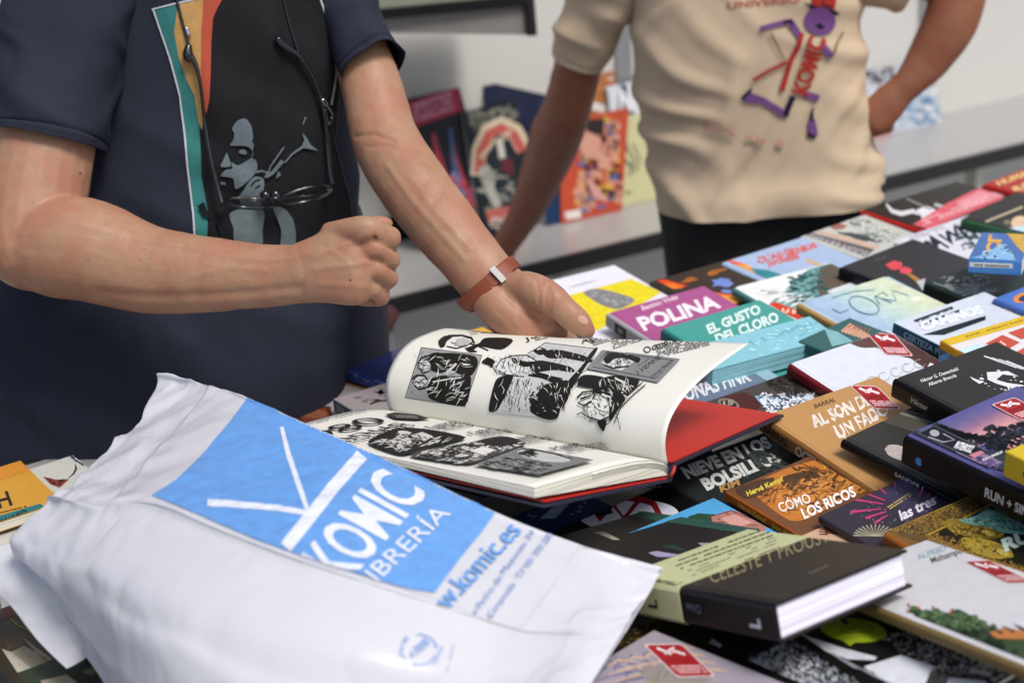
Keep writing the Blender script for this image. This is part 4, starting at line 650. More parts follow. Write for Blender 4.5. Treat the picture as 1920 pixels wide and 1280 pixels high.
    it = [ # upper page
        poly(G, (790, 652), (904, 666), (872, 762), (760, 745)),
        line('3a3937', [(790, 652), (904, 666), (872, 762), (760, 745), (790, 652)], 1.6),
        fig([(812, 664), (848, 662), (890, 668), (896, 684), (884, 704), (862, 702), (846, 694), (826, 700), (808, 694), (800, 680)]),
        fig([(806, 712), (830, 704), (858, 706), (876, 702), (884, 712), (872, 760), (812, 750), (802, 736)]),
        many('c9cac8', [ell('c9cac8', 797, 684, (11, 2), (2, 11), 16, .1), ell('c9cac8', 788, 716, (12, 0), (0, 11), 16, .1, 2), line('c9cac8', [(838, 698), (850, 688), (856, 682)], 4), line('c9cac8', [(812, 716), (846, 710), (866, 708)], 2.5)]),
        many(K, [line(K, [(784, 682), (790, 672), (802, 668), (812, 664), (824, 662)], 3), line(K, [(786, 690), (794, 700), (806, 696)], 2.5), line(K, [(776, 712), (782, 704), (796, 704), (802, 712)], 3.5), line(K, [(778, 722), (786, 730), (800, 726)], 3), line(K, [(790, 684), (802, 686)], 1.5), line(K, [(784, 716), (796, 718)], 1.5), line(K, [(850, 712), (866, 716)], 2), line(K, [(856, 730), (872, 724)], 2)]),
        sketch('c9cac8', [(848, 712), (882, 714), (872, 745), (852, 738)], 26, 9, 1.6, -20, .6, 5), sketch(K, [(778, 676), (806, 664), (812, 690), (784, 696)], 22, 10, 1.4, -40, .7, 6), sketch(K, [(772, 704), (800, 702), (804, 728), (778, 730)], 22, 10, 1.4, -20, .9, 7), sketch('c9cac8', [(815, 668), (880, 668), (870, 698), (820, 694)], 12, 12, 1, 30, .5, 8),
        many(K, [line(K, [(826, 650), (828, 638), (842, 630), (866, 629), (884, 634), (890, 644)], [3, 5, 4, 3, 4, 3]), fig([(822, 640), (834, 630), (848, 632), (838, 640), (834, 650), (826, 652)]), line(K, [(838, 650), (856, 654), (876, 648), (888, 640)], 2), line(K, [(846, 642), (858, 646)], 1.4), line(K, [(880, 644), (898, 650), (916, 658)], 2), fig([(874, 654), (898, 644), (910, 634), (950, 634), (962, 640), (940, 656), (900, 650), (886, 658)]), fig([(872, 652), (884, 656), (896, 660), (880, 661)])]),
        poly('b4b5b4', (856, 636), (872, 634), (882, 640), (868, 650), (852, 648)),
        text(K, 'Julio', (985, 640), (1040, 622), (978, 630), 0), scrib('55544f', (1004, 640), (1076, 624), (998, 622), 6, 2, 1.3, .9),
        scrib('55544f', (880, 630), (960, 620), (878, 622), 2, 7, .9, .8),
        text(K, 'Agosto', (1092, 646), (1150, 626), (1086, 635), 0), scrib('5c5b56', (1112, 650), (1180, 630), (1104, 632), 6, 3, 1.3, .9), scrib('5c5b56', (1150, 656), (1230, 632), (1142, 634), 7, 4, 1.3, .9),
        text(K, 'Octubre', (1210, 664), (1270, 640), (1204, 653), 0), scrib('5c5b56', (1234, 672), (1332, 648), (1222, 648), 9, 5, 1.3, .9),
        # middle picture
        poly('bfc0be', (1020, 645), (1120, 655), (1108, 690), (1064, 720), (1048, 784), (924, 772), (946, 706), (990, 665)),
        line('3a3937', [(990, 665), (1022, 644), (1120, 655), (1106, 690)], 1.4),
        many(K, [fig([(1000, 660), (1010, 652), (1024, 656), (1026, 664), (1012, 668)]), fig([(1018, 664), (1036, 656), (1060, 660), (1092, 668), (1110, 676), (1106, 682), (1060, 674), (1030, 674)]), fig([(904, 680), (916, 672), (930, 680), (922, 686), (912, 684)]), fig([(924, 690), (916, 684), (926, 680)])]),
        fig([(926, 686), (938, 674), (960, 670), (985, 670), (1008, 682), (986, 700), (950, 704), (932, 698)], 'd3d4d0'),
        many(K, [line(K, [(930, 692), (940, 676), (962, 669), (988, 668), (1008, 680)], 2), line(K, [(928, 694), (950, 704), (984, 708)], 2), fig([(960, 672), (985, 680), (1006, 680), (990, 690), (966, 684)]), fig([(994, 684), (1016, 678), (1070, 690), (1076, 700), (1040, 696), (1000, 700)]), fig([(990, 706), (1012, 700), (1060, 716), (1066, 728), (1050, 726), (1020, 712)]), line(K, [(1018, 704), (1056, 712)], 2)]),
        many(K, [fig([(930, 716), (946, 706), (964, 706), (950, 740), (934, 768), (918, 768)])]),
        many(K, [fig([(996, 770), (1002, 748), (1016, 730), (1030, 720), (1050, 722), (1062, 714), (1070, 724), (1056, 756), (1046, 784), (1020, 784)]), fig([(1064, 720), (1090, 690), (1110, 660), (1120, 652), (1118, 662), (1096, 694), (1074, 730), (1060, 760)])]),
        specks('c4c5c2', [(1004, 740), (1064, 724), (1050, 780), (1002, 776)], 12, 2.2, 3, (1, .35)), sketch(K, [(950, 716), (1000, 710), (990, 772), (935, 765)], 40, 12, 1.3, 100, .4, 4), sketch(K, [(992, 736), (1024, 716), (1030, 740), (1000, 776)], 70, 9, 2.2, 120, 1.1, 14), sketch(K, [(1050, 730), (1076, 710), (1060, 770), (1040, 785)], 50, 14, 1.8, 105, .3, 15), sketch(K, [(940, 676), (1000, 676), (990, 700), (946, 700)], 26, 9, 1.3, 100, .4, 16), many(K, [line(K, [(958 + 6 * i, 712 + 4 * i), (948 + 6 * i, 752 + 3 * i)], .9) for i in range(5)]), many(K, [line(K, [(1036 + 13 * i, 686 - 2 * i), (1046 + 13 * i, 672 - 2 * i)], .8) for i in range(5)]),
        # right picture
        poly('8f9090', (1130, 658), (1276, 676), (1234, 720), (1100, 694)), line('33322f', [(1138, 663), (1264, 679), (1230, 713), (1112, 691), (1138, 663)], 1.3), poly('c9cac8', (1128, 684), (1142, 666), (1178, 668), (1192, 680), (1166, 698), (1140, 692)),
        many(K, [fig([(1132, 678), (1142, 666), (1166, 667), (1200, 674), (1196, 684), (1176, 676), (1154, 676), (1140, 686)]), line(K, [(1134, 688), (1150, 694), (1180, 690)], 3), line(K, [(1154, 680), (1166, 684)], 1.5), line(K, [(1196, 690), (1218, 676)], 1)]), text(K, 'I VIEMME', (1198, 706), (1240, 676), (1194, 698), -.005), text(K, 'Georg Hamm', (1222, 714), (1262, 682), (1219, 708), -.005),
        many(K, [fig([(1096, 706), (1082, 724), (1128, 730), (1136, 712)]), fig([(1112, 734), (1126, 716), (1150, 708), (1200, 716), (1180, 744), (1160, 772), (1146, 790), (1140, 760), (1126, 744)])]),
        many('d6d6d0', [fig([(1108, 752), (1124, 744), (1140, 754), (1144, 780), (1128, 788), (1112, 784), (1104, 772)]), line('d6d6d0', [(1154, 712), (1172, 722), (1168, 740)], 3), line('d6d6d0', [(1130, 742), (1148, 748)], 3)]),
        many(K, [line(K, [(1084, 748), (1094, 738), (1110, 736), (1118, 742), (1110, 756), (1096, 762), (1086, 756)], 3), line(K, [(1090, 750), (1110, 744)], 3), line(K, [(1084, 778), (1092, 774), (1104, 782), (1128, 788), (1144, 782)], 1.8), line(K, [(1112, 758), (1124, 770), (1136, 774)], 1.6), line(K, [(1116, 750), (1130, 754)], 1.4), line(K, [(1146, 790), (1158, 764), (1182, 740), (1206, 720)], 1.8), line(K, [(1154, 794), (1166, 766), (1190, 742), (1212, 724)], 1.8), line(K, [(1158, 776), (1166, 806)], 1.4), fig([(1122, 790), (1140, 788), (1134, 808)])]),
        sketch('dcdbcc', [(812, 664), (892, 670), (872, 756), (806, 742)], 46, 15, 1.2, -35, .9, 41), sketch('dcdbcc', [(930, 680), (1110, 662), (1056, 780), (930, 768)], 80, 13, 1.2, 75, .8, 42), sketch('dcdbcc', [(1112, 712), (1198, 716), (1160, 770), (1126, 760)], 40, 14, 1.2, 60, .9, 43), sketch(K, [(780, 662), (896, 668), (872, 756), (766, 742)], 40, 10, .9, 40, 1.4, 44), sketch(K, [(1090, 740), (1150, 744), (1140, 800), (1096, 786)], 50, 10, 1, 30, 1.4, 45), sketch(K, [(910, 672), (1010, 668), (990, 708), (930, 704)], 50, 9, .9, 70, 1.2, 46), sketch('55544f', [(1140, 664), (1190, 668), (1180, 696), (1130, 690)], 50, 8, 1, 20, 1.4, 47),
        # lower page
        poly('3a3a38', (722, 780), (740, 776), (780, 780), (806, 788), (780, 790), (740, 788)), scrib('a9a9a4', (742, 786), (784, 788), (740, 780), 2, 4, 1.1, .9),
        text(K, '1980', (578, 832), (732, 791), (530, 825), .0), text(K, 'annus', (597, 843), (764, 798), (566, 838), 0), text(K, 'mirabilis', (664, 834), (781, 801), (640, 829), -.005), scrib('6a6964', (596, 796), (690, 774), (592, 790), 1, 3, 1.2, .8),
        text(K, 'Enero', (806, 807), (858, 797), (792, 803), 0), text(K, 'Febr', (886, 818), (926, 809), (873, 814), 0), text(K, 'Abril', (964, 831), (1008, 821), (949, 826), 0), text(K, 'Mayo', (1042, 848), (1088, 837), (1027, 843), 0),
        scrib('66655f', (826, 812), (890, 800), (812, 800), 6, 6, 1.0, .9), scrib('66655f', (905, 824), (968, 812), (892, 812), 6, 7, 1.0, .9), scrib('66655f', (985, 836), (1045, 824), (972, 826), 6, 8, 1.0, .9), scrib('66655f', (1066, 852), (1148, 838), (1050, 838), 8, 9, 1.0, .9),
        fig([(690, 832), (740, 808), (796, 808), (874, 824), (818, 840), (760, 856), (728, 850)]), poly('c9c9c2', (722, 836), (746, 822), (776, 822), (770, 838), (744, 848)), poly('c9c9c2', (770, 820), (792, 814), (812, 822), (796, 832)), sketch('c9c9c2', [(700, 834), (760, 812), (850, 826), (760, 852)], 60, 16, 1.8, -18, .5, 3), sketch(K, [(715, 836), (770, 818), (812, 826), (750, 850)], 60, 12, 1.6, 20, .7, 4), ell('c9c9c2', 758, 815, (12, 1), (0, 3)),
        fig([(770, 858), (800, 846), (870, 836), (940, 822), (986, 836), (930, 858), (880, 874), (810, 866)], '5a5955'), sketch('d6d6d0', [(790, 854), (930, 826), (975, 838), (870, 872)], 130, 26, 2, -8, .4, 5), sketch(K, [(780, 858), (930, 826), (975, 838), (870, 870)], 130, 22, 2, -4, .5, 6), poly('d6d6d0', (880, 850), (905, 842), (930, 848), (905, 858)), fig([(900, 832), (950, 824), (972, 832), (930, 842)]),
        poly('8a8a87', (976, 844), (1112, 868), (1010, 896), (890, 876)), poly('4a4946', (896, 876), (950, 862), (1040, 876), (1006, 894)), ell('bcbcb8', 1020, 860, (50, 8), (-8, 9)), line(K, [(972, 856), (1000, 848), (1040, 856), (1072, 866)], 3), sketch('a9a9a4', [(900, 876), (950, 864), (1040, 876), (1000, 894)], 90, 22, 1.4, 8, .4, 7), sketch(K, [(900, 876), (950, 864), (1040, 876), (1000, 894)], 60, 18, 1.4, 8, .4, 8), sketch(K, [(975, 856), (1000, 848), (1010, 856), (985, 862)], 30, 16, 2, 20, .4, 9), line('33322f', [(976, 844), (1112, 868), (1010, 896)], 1),
        line('8a8980', [(1003, 918), (900, 900), (845, 890)], .8),
    ]
    print_surf(e, bv, it, 'page_print', ink('page_ink', .6, .2), 9, .00035).parent = pg
    return e
album = open_album()
_s = album.matrix_world @ Vector((.37, -.06, -.026)); _ey = album.matrix_world.to_3x3() @ Vector((0, 1, 0))
book('closed navy hardcover lying underneath the open album', pxl(_s), ang=math.degrees(math.atan2(_ey.y, _ey.x)), w=.14, h=.17, t=.03, z=_s.z, tilt=-2, roll=11, col='1f2740')
# ------------------------------------------------------------------ the shop's plastic bag
def plastic(name, col, tl=.5):
    m = mat(name, col, .22, bump=.06, bscale=60, spec=.5); n = m.node_tree.nodes; l = m.node_tree.links
    b = n['Principled BSDF']; o = n['Material Output']; t = n.new('ShaderNodeBsdfTranslucent'); t.inputs[0].default_value = (*lin(col), 1)
    mx = n.new('ShaderNodeMixShader'); mx.inputs[0].default_value = tl
    l.new(b.outputs[0], mx.inputs[1]); l.new(t.outputs[0], mx.inputs[2]); l.new(mx.outputs[0], o.inputs[0]); return m
def patch(grid, nu, nv):                         # bicubic surface through a grid of 3D points
    rows = [catmull([tuple(p) for p in r], nu) for r in grid]
    cols = [catmull([r[k] for r in rows], nv) for k in range(len(rows[0]))]
    return [[Vector(cols[k][j]) for k in range(len(cols))] for j in range(len(cols[0]))]
def crease(p, s): return 1 - abs(noise.noise(p * s)) * 2
def patch_obj(name, S, m, parent, amp=.0022, th=.0003, seed=0, mask=None, extra=None):
    R, C = len(S), len(S[0]); V = []
    for j in range(R):
        for k in range(C):
            p = S[j][k]; a = S[j][min(k + 1, C - 1)] - S[j][max(k - 1, 0)]; b = S[min(j + 1, R - 1)][k] - S[max(j - 1, 0)][k]
            n = a.cross(b)
            n = n.normalized() if n.length > 1e-12 else Vector((0, 0, 1))
            q = p + Vector((seed, 0, 0))
            v1 = noise.voronoi(Vector((q.x * 7 + q.y * 3, q.y * 11 - q.x * 4, q.z * 13)))[0]; v2 = noise.voronoi(Vector((q.x * 19, q.y * 23, q.z * 27 + 5)))[0]
            w = noise.noise(q * 5) * .9 + v1[0] * 1.4 + v2[0] * 1.1 +  max(0, crease(Vector((q.x * 24 - q.y * 30, q.y * 10, q.z * 40 + 3)), 1.0)) ** 4 * .5 + crease(q, 60) * .06
            V.append(p + n * (amp * w * (mask(k / (C - 1), j / (R - 1)) if mask else 1) + (extra(k / (C - 1), j / (R - 1), q) if extra else 0)))
    F_ = [(j * C + k, j * C + k + 1, (j + 1) * C + k + 1, (j + 1) * C + k) for j in range(R - 1) for k in range(C - 1)]
    pi = parent.matrix_world.inverted()
    o = mesh_obj(name, [pi @ v for v in V], F_, m, parent, smooth=True)
    if th:
        md = o.modifiers.new('thickness', 'SOLIDIFY'); md.thickness = th; md.offset = 0
    return o
def shop_bag():
    base = P(640, 1120, .84)
    e = empty('plastic_bag', base, 'crumpled white plastic carrier bag with a blue printed square lying on the books', 'bag')
    pl = plastic('bag_plastic', 'f2f3f7')
    def z(px, h): return P(px[0], px[1], h)
    # columns from the open mouth (left) to the sealed end (right); rows from the back underside over the top to the front underside
    cols = [
        [((330, 745), .88), ((296, 703), .965), ((235, 790), .96), ((90, 925), .965), ((10, 1010), .935), ((60, 1085), .885), ((75, 1120), .85)],
        [((420, 770), .88), ((385, 716), .975), ((290, 830), .975), ((190, 940), .985), ((118, 1060), .95), ((165, 1190), .89), ((175, 1250), .85)],
        [((510, 800), .88), ((475, 750), .985), ((375, 850), .99), ((290, 940), .998), ((215, 1100), .965), ((240, 1255), .91), ((240, 1350), .85)],
        [((640, 855), .88), ((610, 809), .985), ((510, 905), .992), ((425, 993), 1.0), ((345, 1165), .97), ((350, 1330), .915), ((350, 1440), .85)],
        [((760, 905), .875), ((735, 866), .98), ((645, 960), .988), ((570, 1047), .995), ((520, 1205), .968), ((500, 1370), .915), ((500, 1480), .85)],
        [((915, 975), .87), ((890, 941), .968), ((815, 1030), .972), ((750, 1106), .978), ((715, 1240), .955), ((690, 1380), .905), ((690, 1480), .85)],
        [((1040, 1022), .865), ((1020, 996), .945), ((965, 1078), .948), ((905, 1155), .952), ((880, 1265), .93), ((860, 1370), .895), ((860, 1440), .85)],
        [((1120, 1045), .862), ((1108, 1026), .922), ((1060, 1100), .922), ((1000, 1182), .922), ((990, 1268), .905), ((985, 1340), .88), ((985, 1390), .855)],
        [((1190, 1058), .872), ((1185, 1046), .91), ((1150, 1105), .90), ((1105, 1175), .89), ((1085, 1240), .88), ((1075, 1300), .868), ((1072, 1330), .858)],
        [((1246, 1066), .896), ((1244, 1062), .90), ((1216, 1108), .894), ((1183, 1158), .882), ((1148, 1215), .875), ((1108, 1280), .868), ((1104, 1288), .864)],
    ]
    pts = [[z(*q) for q in c] for c in cols]
    for k, c in enumerate(pts):                      # tighten the two long edges of the packed books inside
        s = .15 if k < len(pts) - 2 else .4
        c[:] = [c[0], c[1].lerp(c[0], s), c[1], c[1].lerp(c[2], s), c[2], c[3].lerp(c[2], s), c[3], c[3].lerp(c[4], s), c[4], c[5], c[6]]
    grid = [[c[r] for c in pts] for r in range(11)]
    S = patch(grid, 26, 14)
    def film(u, v, q):                                # gathered mouth, pulled corners and the long fold of the film
        d = 0
        if u < .36:
            g = (1 - u / .36) ** 1.5; ph = v * 46 + 4 * noise.noise(q * 12) + u * 9; d += g * .0075 * (abs(math.sin(ph / 2)) - .5) + g * .003 * noise.noise(q * 45)
        if u > .72:
            g = ((u - .72) / .28) ** 1.3 * (1 - .7 * max(0, u - .9) / .1); ph = v * 40 - u * 14 + 3 * noise.noise(q * 14); d += g * .004 * (abs(math.sin(ph / 2)) - .5)
        for c0, sl, a, wd, u0, u1 in ((.80, .06, .0045, .012, .06, .62), (.72, -.10, .003, .009, .1, .5), (.87, .02, .004, .012, .3, .9), (.42, .16, .0016, .010, .3, .8), (.36, -.2, .0014, .008, .15, .6)):
            if u0 < u < u1: s = math.sin(math.pi * (u - u0) / (u1 - u0)); x = (v - c0 - sl * u - .02 * noise.noise(q * 9)) / wd; d += a * s * (math.exp(-x * x) if x > 0 else math.exp(-x * x * .08))
        return d
    body = patch_obj('bag_body', S, pl, e, .0022, extra=film, mask=lambda u, v: (.6 if v > .66 else 1) * (1 - .9 * math.exp(-((v - .6) / .05) ** 2) - .8 * math.exp(-((v - .2) / .05) ** 2)) * (.5 if .12 < u < .75 and .2 < v < .6 else 1.1 + 1.3 * max(0, .25 - u) * 4 + 1.0 * max(0, u - .75) * 4))
    # underside closing the sack
    gb = [[z(*c[6]) for c in cols], [(z(*c[6]) + z(*c[0])) / 2 - Vector((0, 0, .004)) for c in cols], [z(*c[0]) for c in cols]]
    patch_obj('bag_underside', patch(gb, 16, 8), pl, e, .0008)
    # die-cut handle flap hanging from the mouth
    hl = [((-15, 1030), .905), ((-12, 1095), .885), ((22, 1134), .872), ((72, 1200), .856), ((126, 1256), .842)]
    hm = [((60, 1005), .915), ((75, 1080), .90), ((95, 1140), .878), ((130, 1195), .86), ((152, 1240), .844)]
    hr = [((105, 985), .918), ((142, 1060), .912), ((158, 1120), .885), ((182, 1168), .862), ((207, 1198), .846)]
    patch_obj('handle_flap', patch([[z(*p) for p in r] for r in (hl, hm, hr)], 14, 12), pl, e, .0016, seed=3)
    lip = [[((300, 700), .94), ((272, 735), .935), ((225, 800), .93), ((196, 806), .93)], [((330, 760), .925), ((300, 800), .92), ((260, 850), .92), ((205, 850), .922)]]
    bv = bvh_of(body)
    B, Wt = '669cdb', 'dfe4ee'
    it = [poly(B, (465, 747), (560, 786), (700, 848), (815, 903), (928, 962), (905, 995), (860, 1050), (814, 1112), (760, 1103), (700, 1085), (620, 1060), (560, 1041), (480, 1012), (420, 986), (350, 955), (318, 942), (284, 929), (330, 900), (380, 852), (425, 798)),
          many(Wt, [line(Wt, [(528, 802), (540, 850), (560, 910), (578, 962)], [7, 9, 10, 8]), line(Wt, [(389, 943), (450, 948), (520, 954), (580, 964)], [14, 12, 11, 10]), line(Wt, [(679, 854), (625, 915), (570, 985), (535, 1028)], 24)]),
          text(Wt, 'KOMIC', (650, 1094), (800, 926), (560, 1044), .02), text(Wt, 'LIBRERÍA', (688, 1112), (846, 966), (660, 1092), 0),
          text(B, 'www.komic.es', (795, 1192), (978, 998), (762, 1170), .012), text('6d8fc6', 'Rúa San Pedro de Mezonzo 34', (858, 1200), (1002, 1002), (848, 1193), 0), text('6d8fc6', 'Santiago de Compostela · T/F 981 593 280', (872, 1222), (1036, 1006), (862, 1215), 0)]
    c = (785, 1218)
    it += [many('7f9cd0', [line('7f9cd0', [(c[0] + 33 * math.cos(q), c[1] + 28 * math.sin(q)) for q in [a0 + .1 * k for k in range(17)]], [3] * 14 + [7, 4, 1]) for a0 in (.4, 2.5, 4.6)]), text('7f9cd0', '+70%', (772, 1238), (806, 1206), (764, 1224), .03), scrib('8fa6d4', (752, 1232), (764, 1196), (744, 1230), 2, 3, 2, .9), scrib('8fa6d4', (815, 1248), (832, 1212), (809, 1246), 2, 4, 2, .9), scrib('a9b4d0', (838, 1262), (852, 1208), (834, 1260), 1, 5, 3, .8)]
    def rid(x): return 930 + (x - 285) * .4 if x < 560 else 1040 + (x - 560) * .335 if x < 825 else 1129 + (x - 825) * .3
    print_surf(e, bv, it[:-5], 'bag_print', ink('bag_ink', .35, .4), 6, .0011, lambda x, y: y < rid(x) + 3, .0003).parent = body
    print_surf(e, bv, it[-5:], 'recycling_mark', ink('bag_ink', .35, .4), 9, .0011).parent = body
    # receipt paper seen through the thin end
    return e
bag = shop_bag()
# ------------------------------------------------------------------ people
def QY(px, py, y):                                   # point of the pixel's ray at world depth y
    d = ray(px, py); return CAM + d * ((y - CAM.y) / d.y)
VIEW = FW
def etube(pts, seg=20, n=5, up=None, caps=True):
    """limb: pts = (px, py, y, half-width in px, depth/width ratio); elliptical rings, rounded ends"""
    rows = []
    for p in pts:
        c = QY(p[0], p[1], p[2]); r = p[3] * (c - CAM).dot(FW) / FPX; rows.append((c.x, c.y, c.z, r, r * p[4]))
    rows = catmull(rows, n); P3 = [Vector(r[:3]) for r in rows]; V, Fc = [], []; N = len(rows)
    rings = []
    for i in range(N):
        t = (P3[min(i + 1, N - 1)] - P3[max(i - 1, 0)]).normalized()
        a = t.cross(VIEW).normalized(); b = a.cross(t).normalized(); rings.append((P3[i], t, a, b, rows[i][3], rows[i][4]))
    if caps:
        p, t, a, b, r1, r2 = rings[0]; pre = [(p - t * r1 * k, t, a, b, r1 * s, r2 * s) for k, s in ((.85, .35), (.6, .72), (.3, .93))]
        p, t, a, b, r1, r2 = rings[-1]; post = [(p + t * r1 * k, t, a, b, r1 * s, r2 * s) for k, s in ((.3, .93), (.6, .72), (.85, .35))]
        rings = pre + rings + post
    for p, t, a, b, r1, r2 in rings:
        for k in range(seg):
            g = 2 * math.pi * k / seg; V.append(p + a * (r1 * math.cos(g)) + b * (r2 * math.sin(g)))
    for i in range(len(rings) - 1):
        for k in range(seg): Fc.append((i * seg + k, i * seg + (k + 1) % seg, (i + 1) * seg + (k + 1) % seg, (i + 1) * seg + k))
    if caps: Fc.append(tuple(range(seg - 1, -1, -1))); Fc.append(tuple((len(rings) - 1) * seg + k for k in range(seg)))
    return V, Fc
def loft(rings, seg=32, caps=True):                  # rings: (centre, u half vector, v half vector[, squareness])
    V, Fc = [], []
    for c, u, v in rings:
        for k in range(seg):
            g = 2 * math.pi * k / seg; cs, sn = math.cos(g), math.sin(g); e = .85
            V.append(c + u * (abs(cs) ** e * (1 if cs > 0 else -1)) + v * (abs(sn) ** e * (1 if sn > 0 else -1)))
    for i in range(len(rings) - 1):
        for k in range(seg): Fc.append((i * seg + k, i * seg + (k + 1) % seg, (i + 1) * seg + (k + 1) % seg, (i + 1) * seg + k))
    if caps: Fc.append(tuple(range(seg - 1, -1, -1))); Fc.append(tuple((len(rings) - 1) * seg + k for k in range(seg)))
    return V, Fc
def ball(c, rx, ry=None, rz=None, n=12):
    ry = ry or rx; rz = rz or rx; V = [c + Vector((0, 0, rz))]; Fc = []
    for i in range(1, n):
        for k in range(2 * n):
            a, b = math.pi * i / n, math.pi * k / n; V.append(c + Vector((rx * math.sin(a) * math.cos(b), ry * math.sin(a) * math.sin(b), rz * math.cos(a))))
    V.append(c - Vector((0, 0, rz))); m = 2 * n
    for k in range(m): Fc.append((0, 1 + k, 1 + (k + 1) % m)); Fc.append((len(V) - 1, 1 + (n - 2) * m + (k + 1) % m, 1 + (n - 2) * m + k))
    for i in range(n - 2):
        for k in range(m): Fc.append((1 + i * m + k, 1 + (i + 1) * m + k, 1 + (i + 1) * m + (k + 1) % m, 1 + i * m + (k + 1) % m))
    return V, Fc
def fuse(name, pieces, m, voxel=.004, smooth=6, parent=None, disp=None):
    """one continuous surface out of overlapping pieces"""
    V, Fc = [], []
    for v, f in pieces:
        k = len(V); V += list(v); Fc += [tuple(i + k for i in q) for q in f]
    o = mesh_obj(name, V, Fc, m)
    bm = bmesh.new(); bm.from_mesh(o.data); bmesh.ops.recalc_face_normals(bm, faces=bm.faces[:]); bm.to_mesh(o.data); bm.free()
    r = o.modifiers.new('r', 'REMESH'); r.mode = 'VOXEL'; r.voxel_size = voxel
    s = o.modifiers.new('s', 'SMOOTH'); s.factor = .5; s.iterations = smooth
    dg = bpy.context.evaluated_depsgraph_get(); me = bpy.data.meshes.new_from_object(o.evaluated_get(dg)); o.modifiers.clear(); old = o.data; o.data = me; bpy.data.meshes.remove(old); me.name = name
    if disp:
        me.update(); nv = [v.normal.copy() for v in me.vertices]; cs = [v.co.copy() for v in me.vertices]; fl = []
        for c_, n_ in zip(cs, nv): fl += list(c_ + n_ * disp(c_, n_))
        me.vertices.foreach_set('co', fl); me.update()
    me.materials.clear(); me.materials.append(m)
    for p in me.polygons: p.use_smooth = True
    if parent: o.parent = parent; o.matrix_parent_inverse = parent.matrix_world.inverted()
    return o
def skin_mat(name, base, red, dark):
    m = mat(name, base, .48, sss=.12, spec=.35); n = m.node_tree.nodes; l = m.node_tree.links; b = n['Principled BSDF']
    tc = n.new('ShaderNodeTexCoord'); t1 = n.new('ShaderNodeTexNoise'); t1.inputs['Scale'].default_value = 24; t1.inputs['Detail'].default_value = 4
    t2 = n.new('ShaderNodeTexNoise'); t2.inputs['Scale'].default_value = 110; t2.inputs['Detail'].default_value = 3
    m1 = n.new('ShaderNodeMix'); m1.data_type = 'RGBA'; m1.inputs[6].default_value = (*lin(base), 1); m1.inputs[7].default_value = (*lin(red), 1)
    m2 = n.new('ShaderNodeMix'); m2.data_type = 'RGBA'; m2.inputs[7].default_value = (*lin(dark), 1)
    r1 = n.new('ShaderNodeMapRange'); r1.inputs[1].default_value = .42; r1.inputs[2].default_value = .6
    r2 = n.new('ShaderNodeMapRange'); r2.inputs[1].default_value = .56; r2.inputs[2].default_value = .8; r2.inputs[4].default_value = .25
    for t in (t1, t2): l.new(tc.outputs['Object'], t.inputs['Vector'])
    l.new(t1.outputs[0], r1.inputs[0]); l.new(r1.outputs[0], m1.inputs[0]); l.new(m1.outputs[2], m2.inputs[6]); l.new(t2.outputs[0], r2.inputs[0]); l.new(r2.outputs[0], m2.inputs[0]); l.new(m2.outputs[2], b.inputs['Base Color'])
    t3 = n.new('ShaderNodeTexVoronoi'); t3.inputs['Scale'].default_value = 420; bp = n.new('ShaderNodeBump'); bp.inputs['Strength'].default_value = .18; bp.inputs['Distance'].default_value = .001
    l.new(tc.outputs['Object'], t3.inputs['Vector']); l.new(t3.outputs[0], bp.inputs['Height']); l.new(bp.outputs[0], b.inputs['Normal'])
    return m
def cloth_mat(name, col, var=.1):
    return mat(name, col, .85, var=var, vscale=60, bump=.25, bscale=700, spec=.2)
def shirt_tube(name, rings, m, parent, seg=96, sub=10, disp=None, close_top=False):
    """cloth shell: smooth rings, displaced into folds; open at both ends"""
    rows = catmull([tuple(c) + tuple(u) + tuple(v) for c, u, v in rings], sub)
    rr = [(Vector(r[0:3]), Vector(r[3:6]), Vector(r[6:9])) for r in rows]
    V, Fc = loft(rr, seg, False)
    if disp:
        N = len(rr)
        for i, (c, u, v) in enumerate(rr):
            for k in range(seg):
                q = V[i * seg + k]; d = (q - c).normalized(); V[i * seg + k] = q + d * disp(q, i / (N - 1), k / seg)
    if close_top: Fc.append(tuple(range(seg - 1, -1, -1)))
    pi = parent.matrix_world.inverted()
    o = mesh_obj(name, [pi @ v for v in V], Fc, m, parent, smooth=True)
    md = o.modifiers.new('thickness', 'SOLIDIFY'); md.thickness = .0022; md.offset = -1
    return o
def torso_rings(rows, yaw=0):                        # rows: (py, cx, half px, depth radius m, world y)
    out = []; h = Vector((math.cos(yaw), math.sin(yaw), 0)); f = Vector((-math.sin(yaw), math.cos(yaw), 0))
    for py, cx, hp, dr, y in rows:
        c = QY(cx, py, y); r = hp * (c - CAM).dot(FW) / FPX; out.append((c, h * r, f * dr))
    return out
def sleeve_rings(pts):                               # like etube rings but open cloth
    rows = []
    for p in pts:
        c = QY(p[0], p[1], p[2]); r = p[3] * (c - CAM).dot(FW) / FPX; rows.append((c, r, r * p[4]))
    out = []
    for i, (c, r, r2) in enumerate(rows):
        t = (rows[min(i + 1, len(rows) - 1)][0] - rows[max(i - 1, 0)][0]).normalized(); a = t.cross(VIEW).normalized(); b = a.cross(t).normalized()
        out.append((c, a * r, b * r2))
    return out

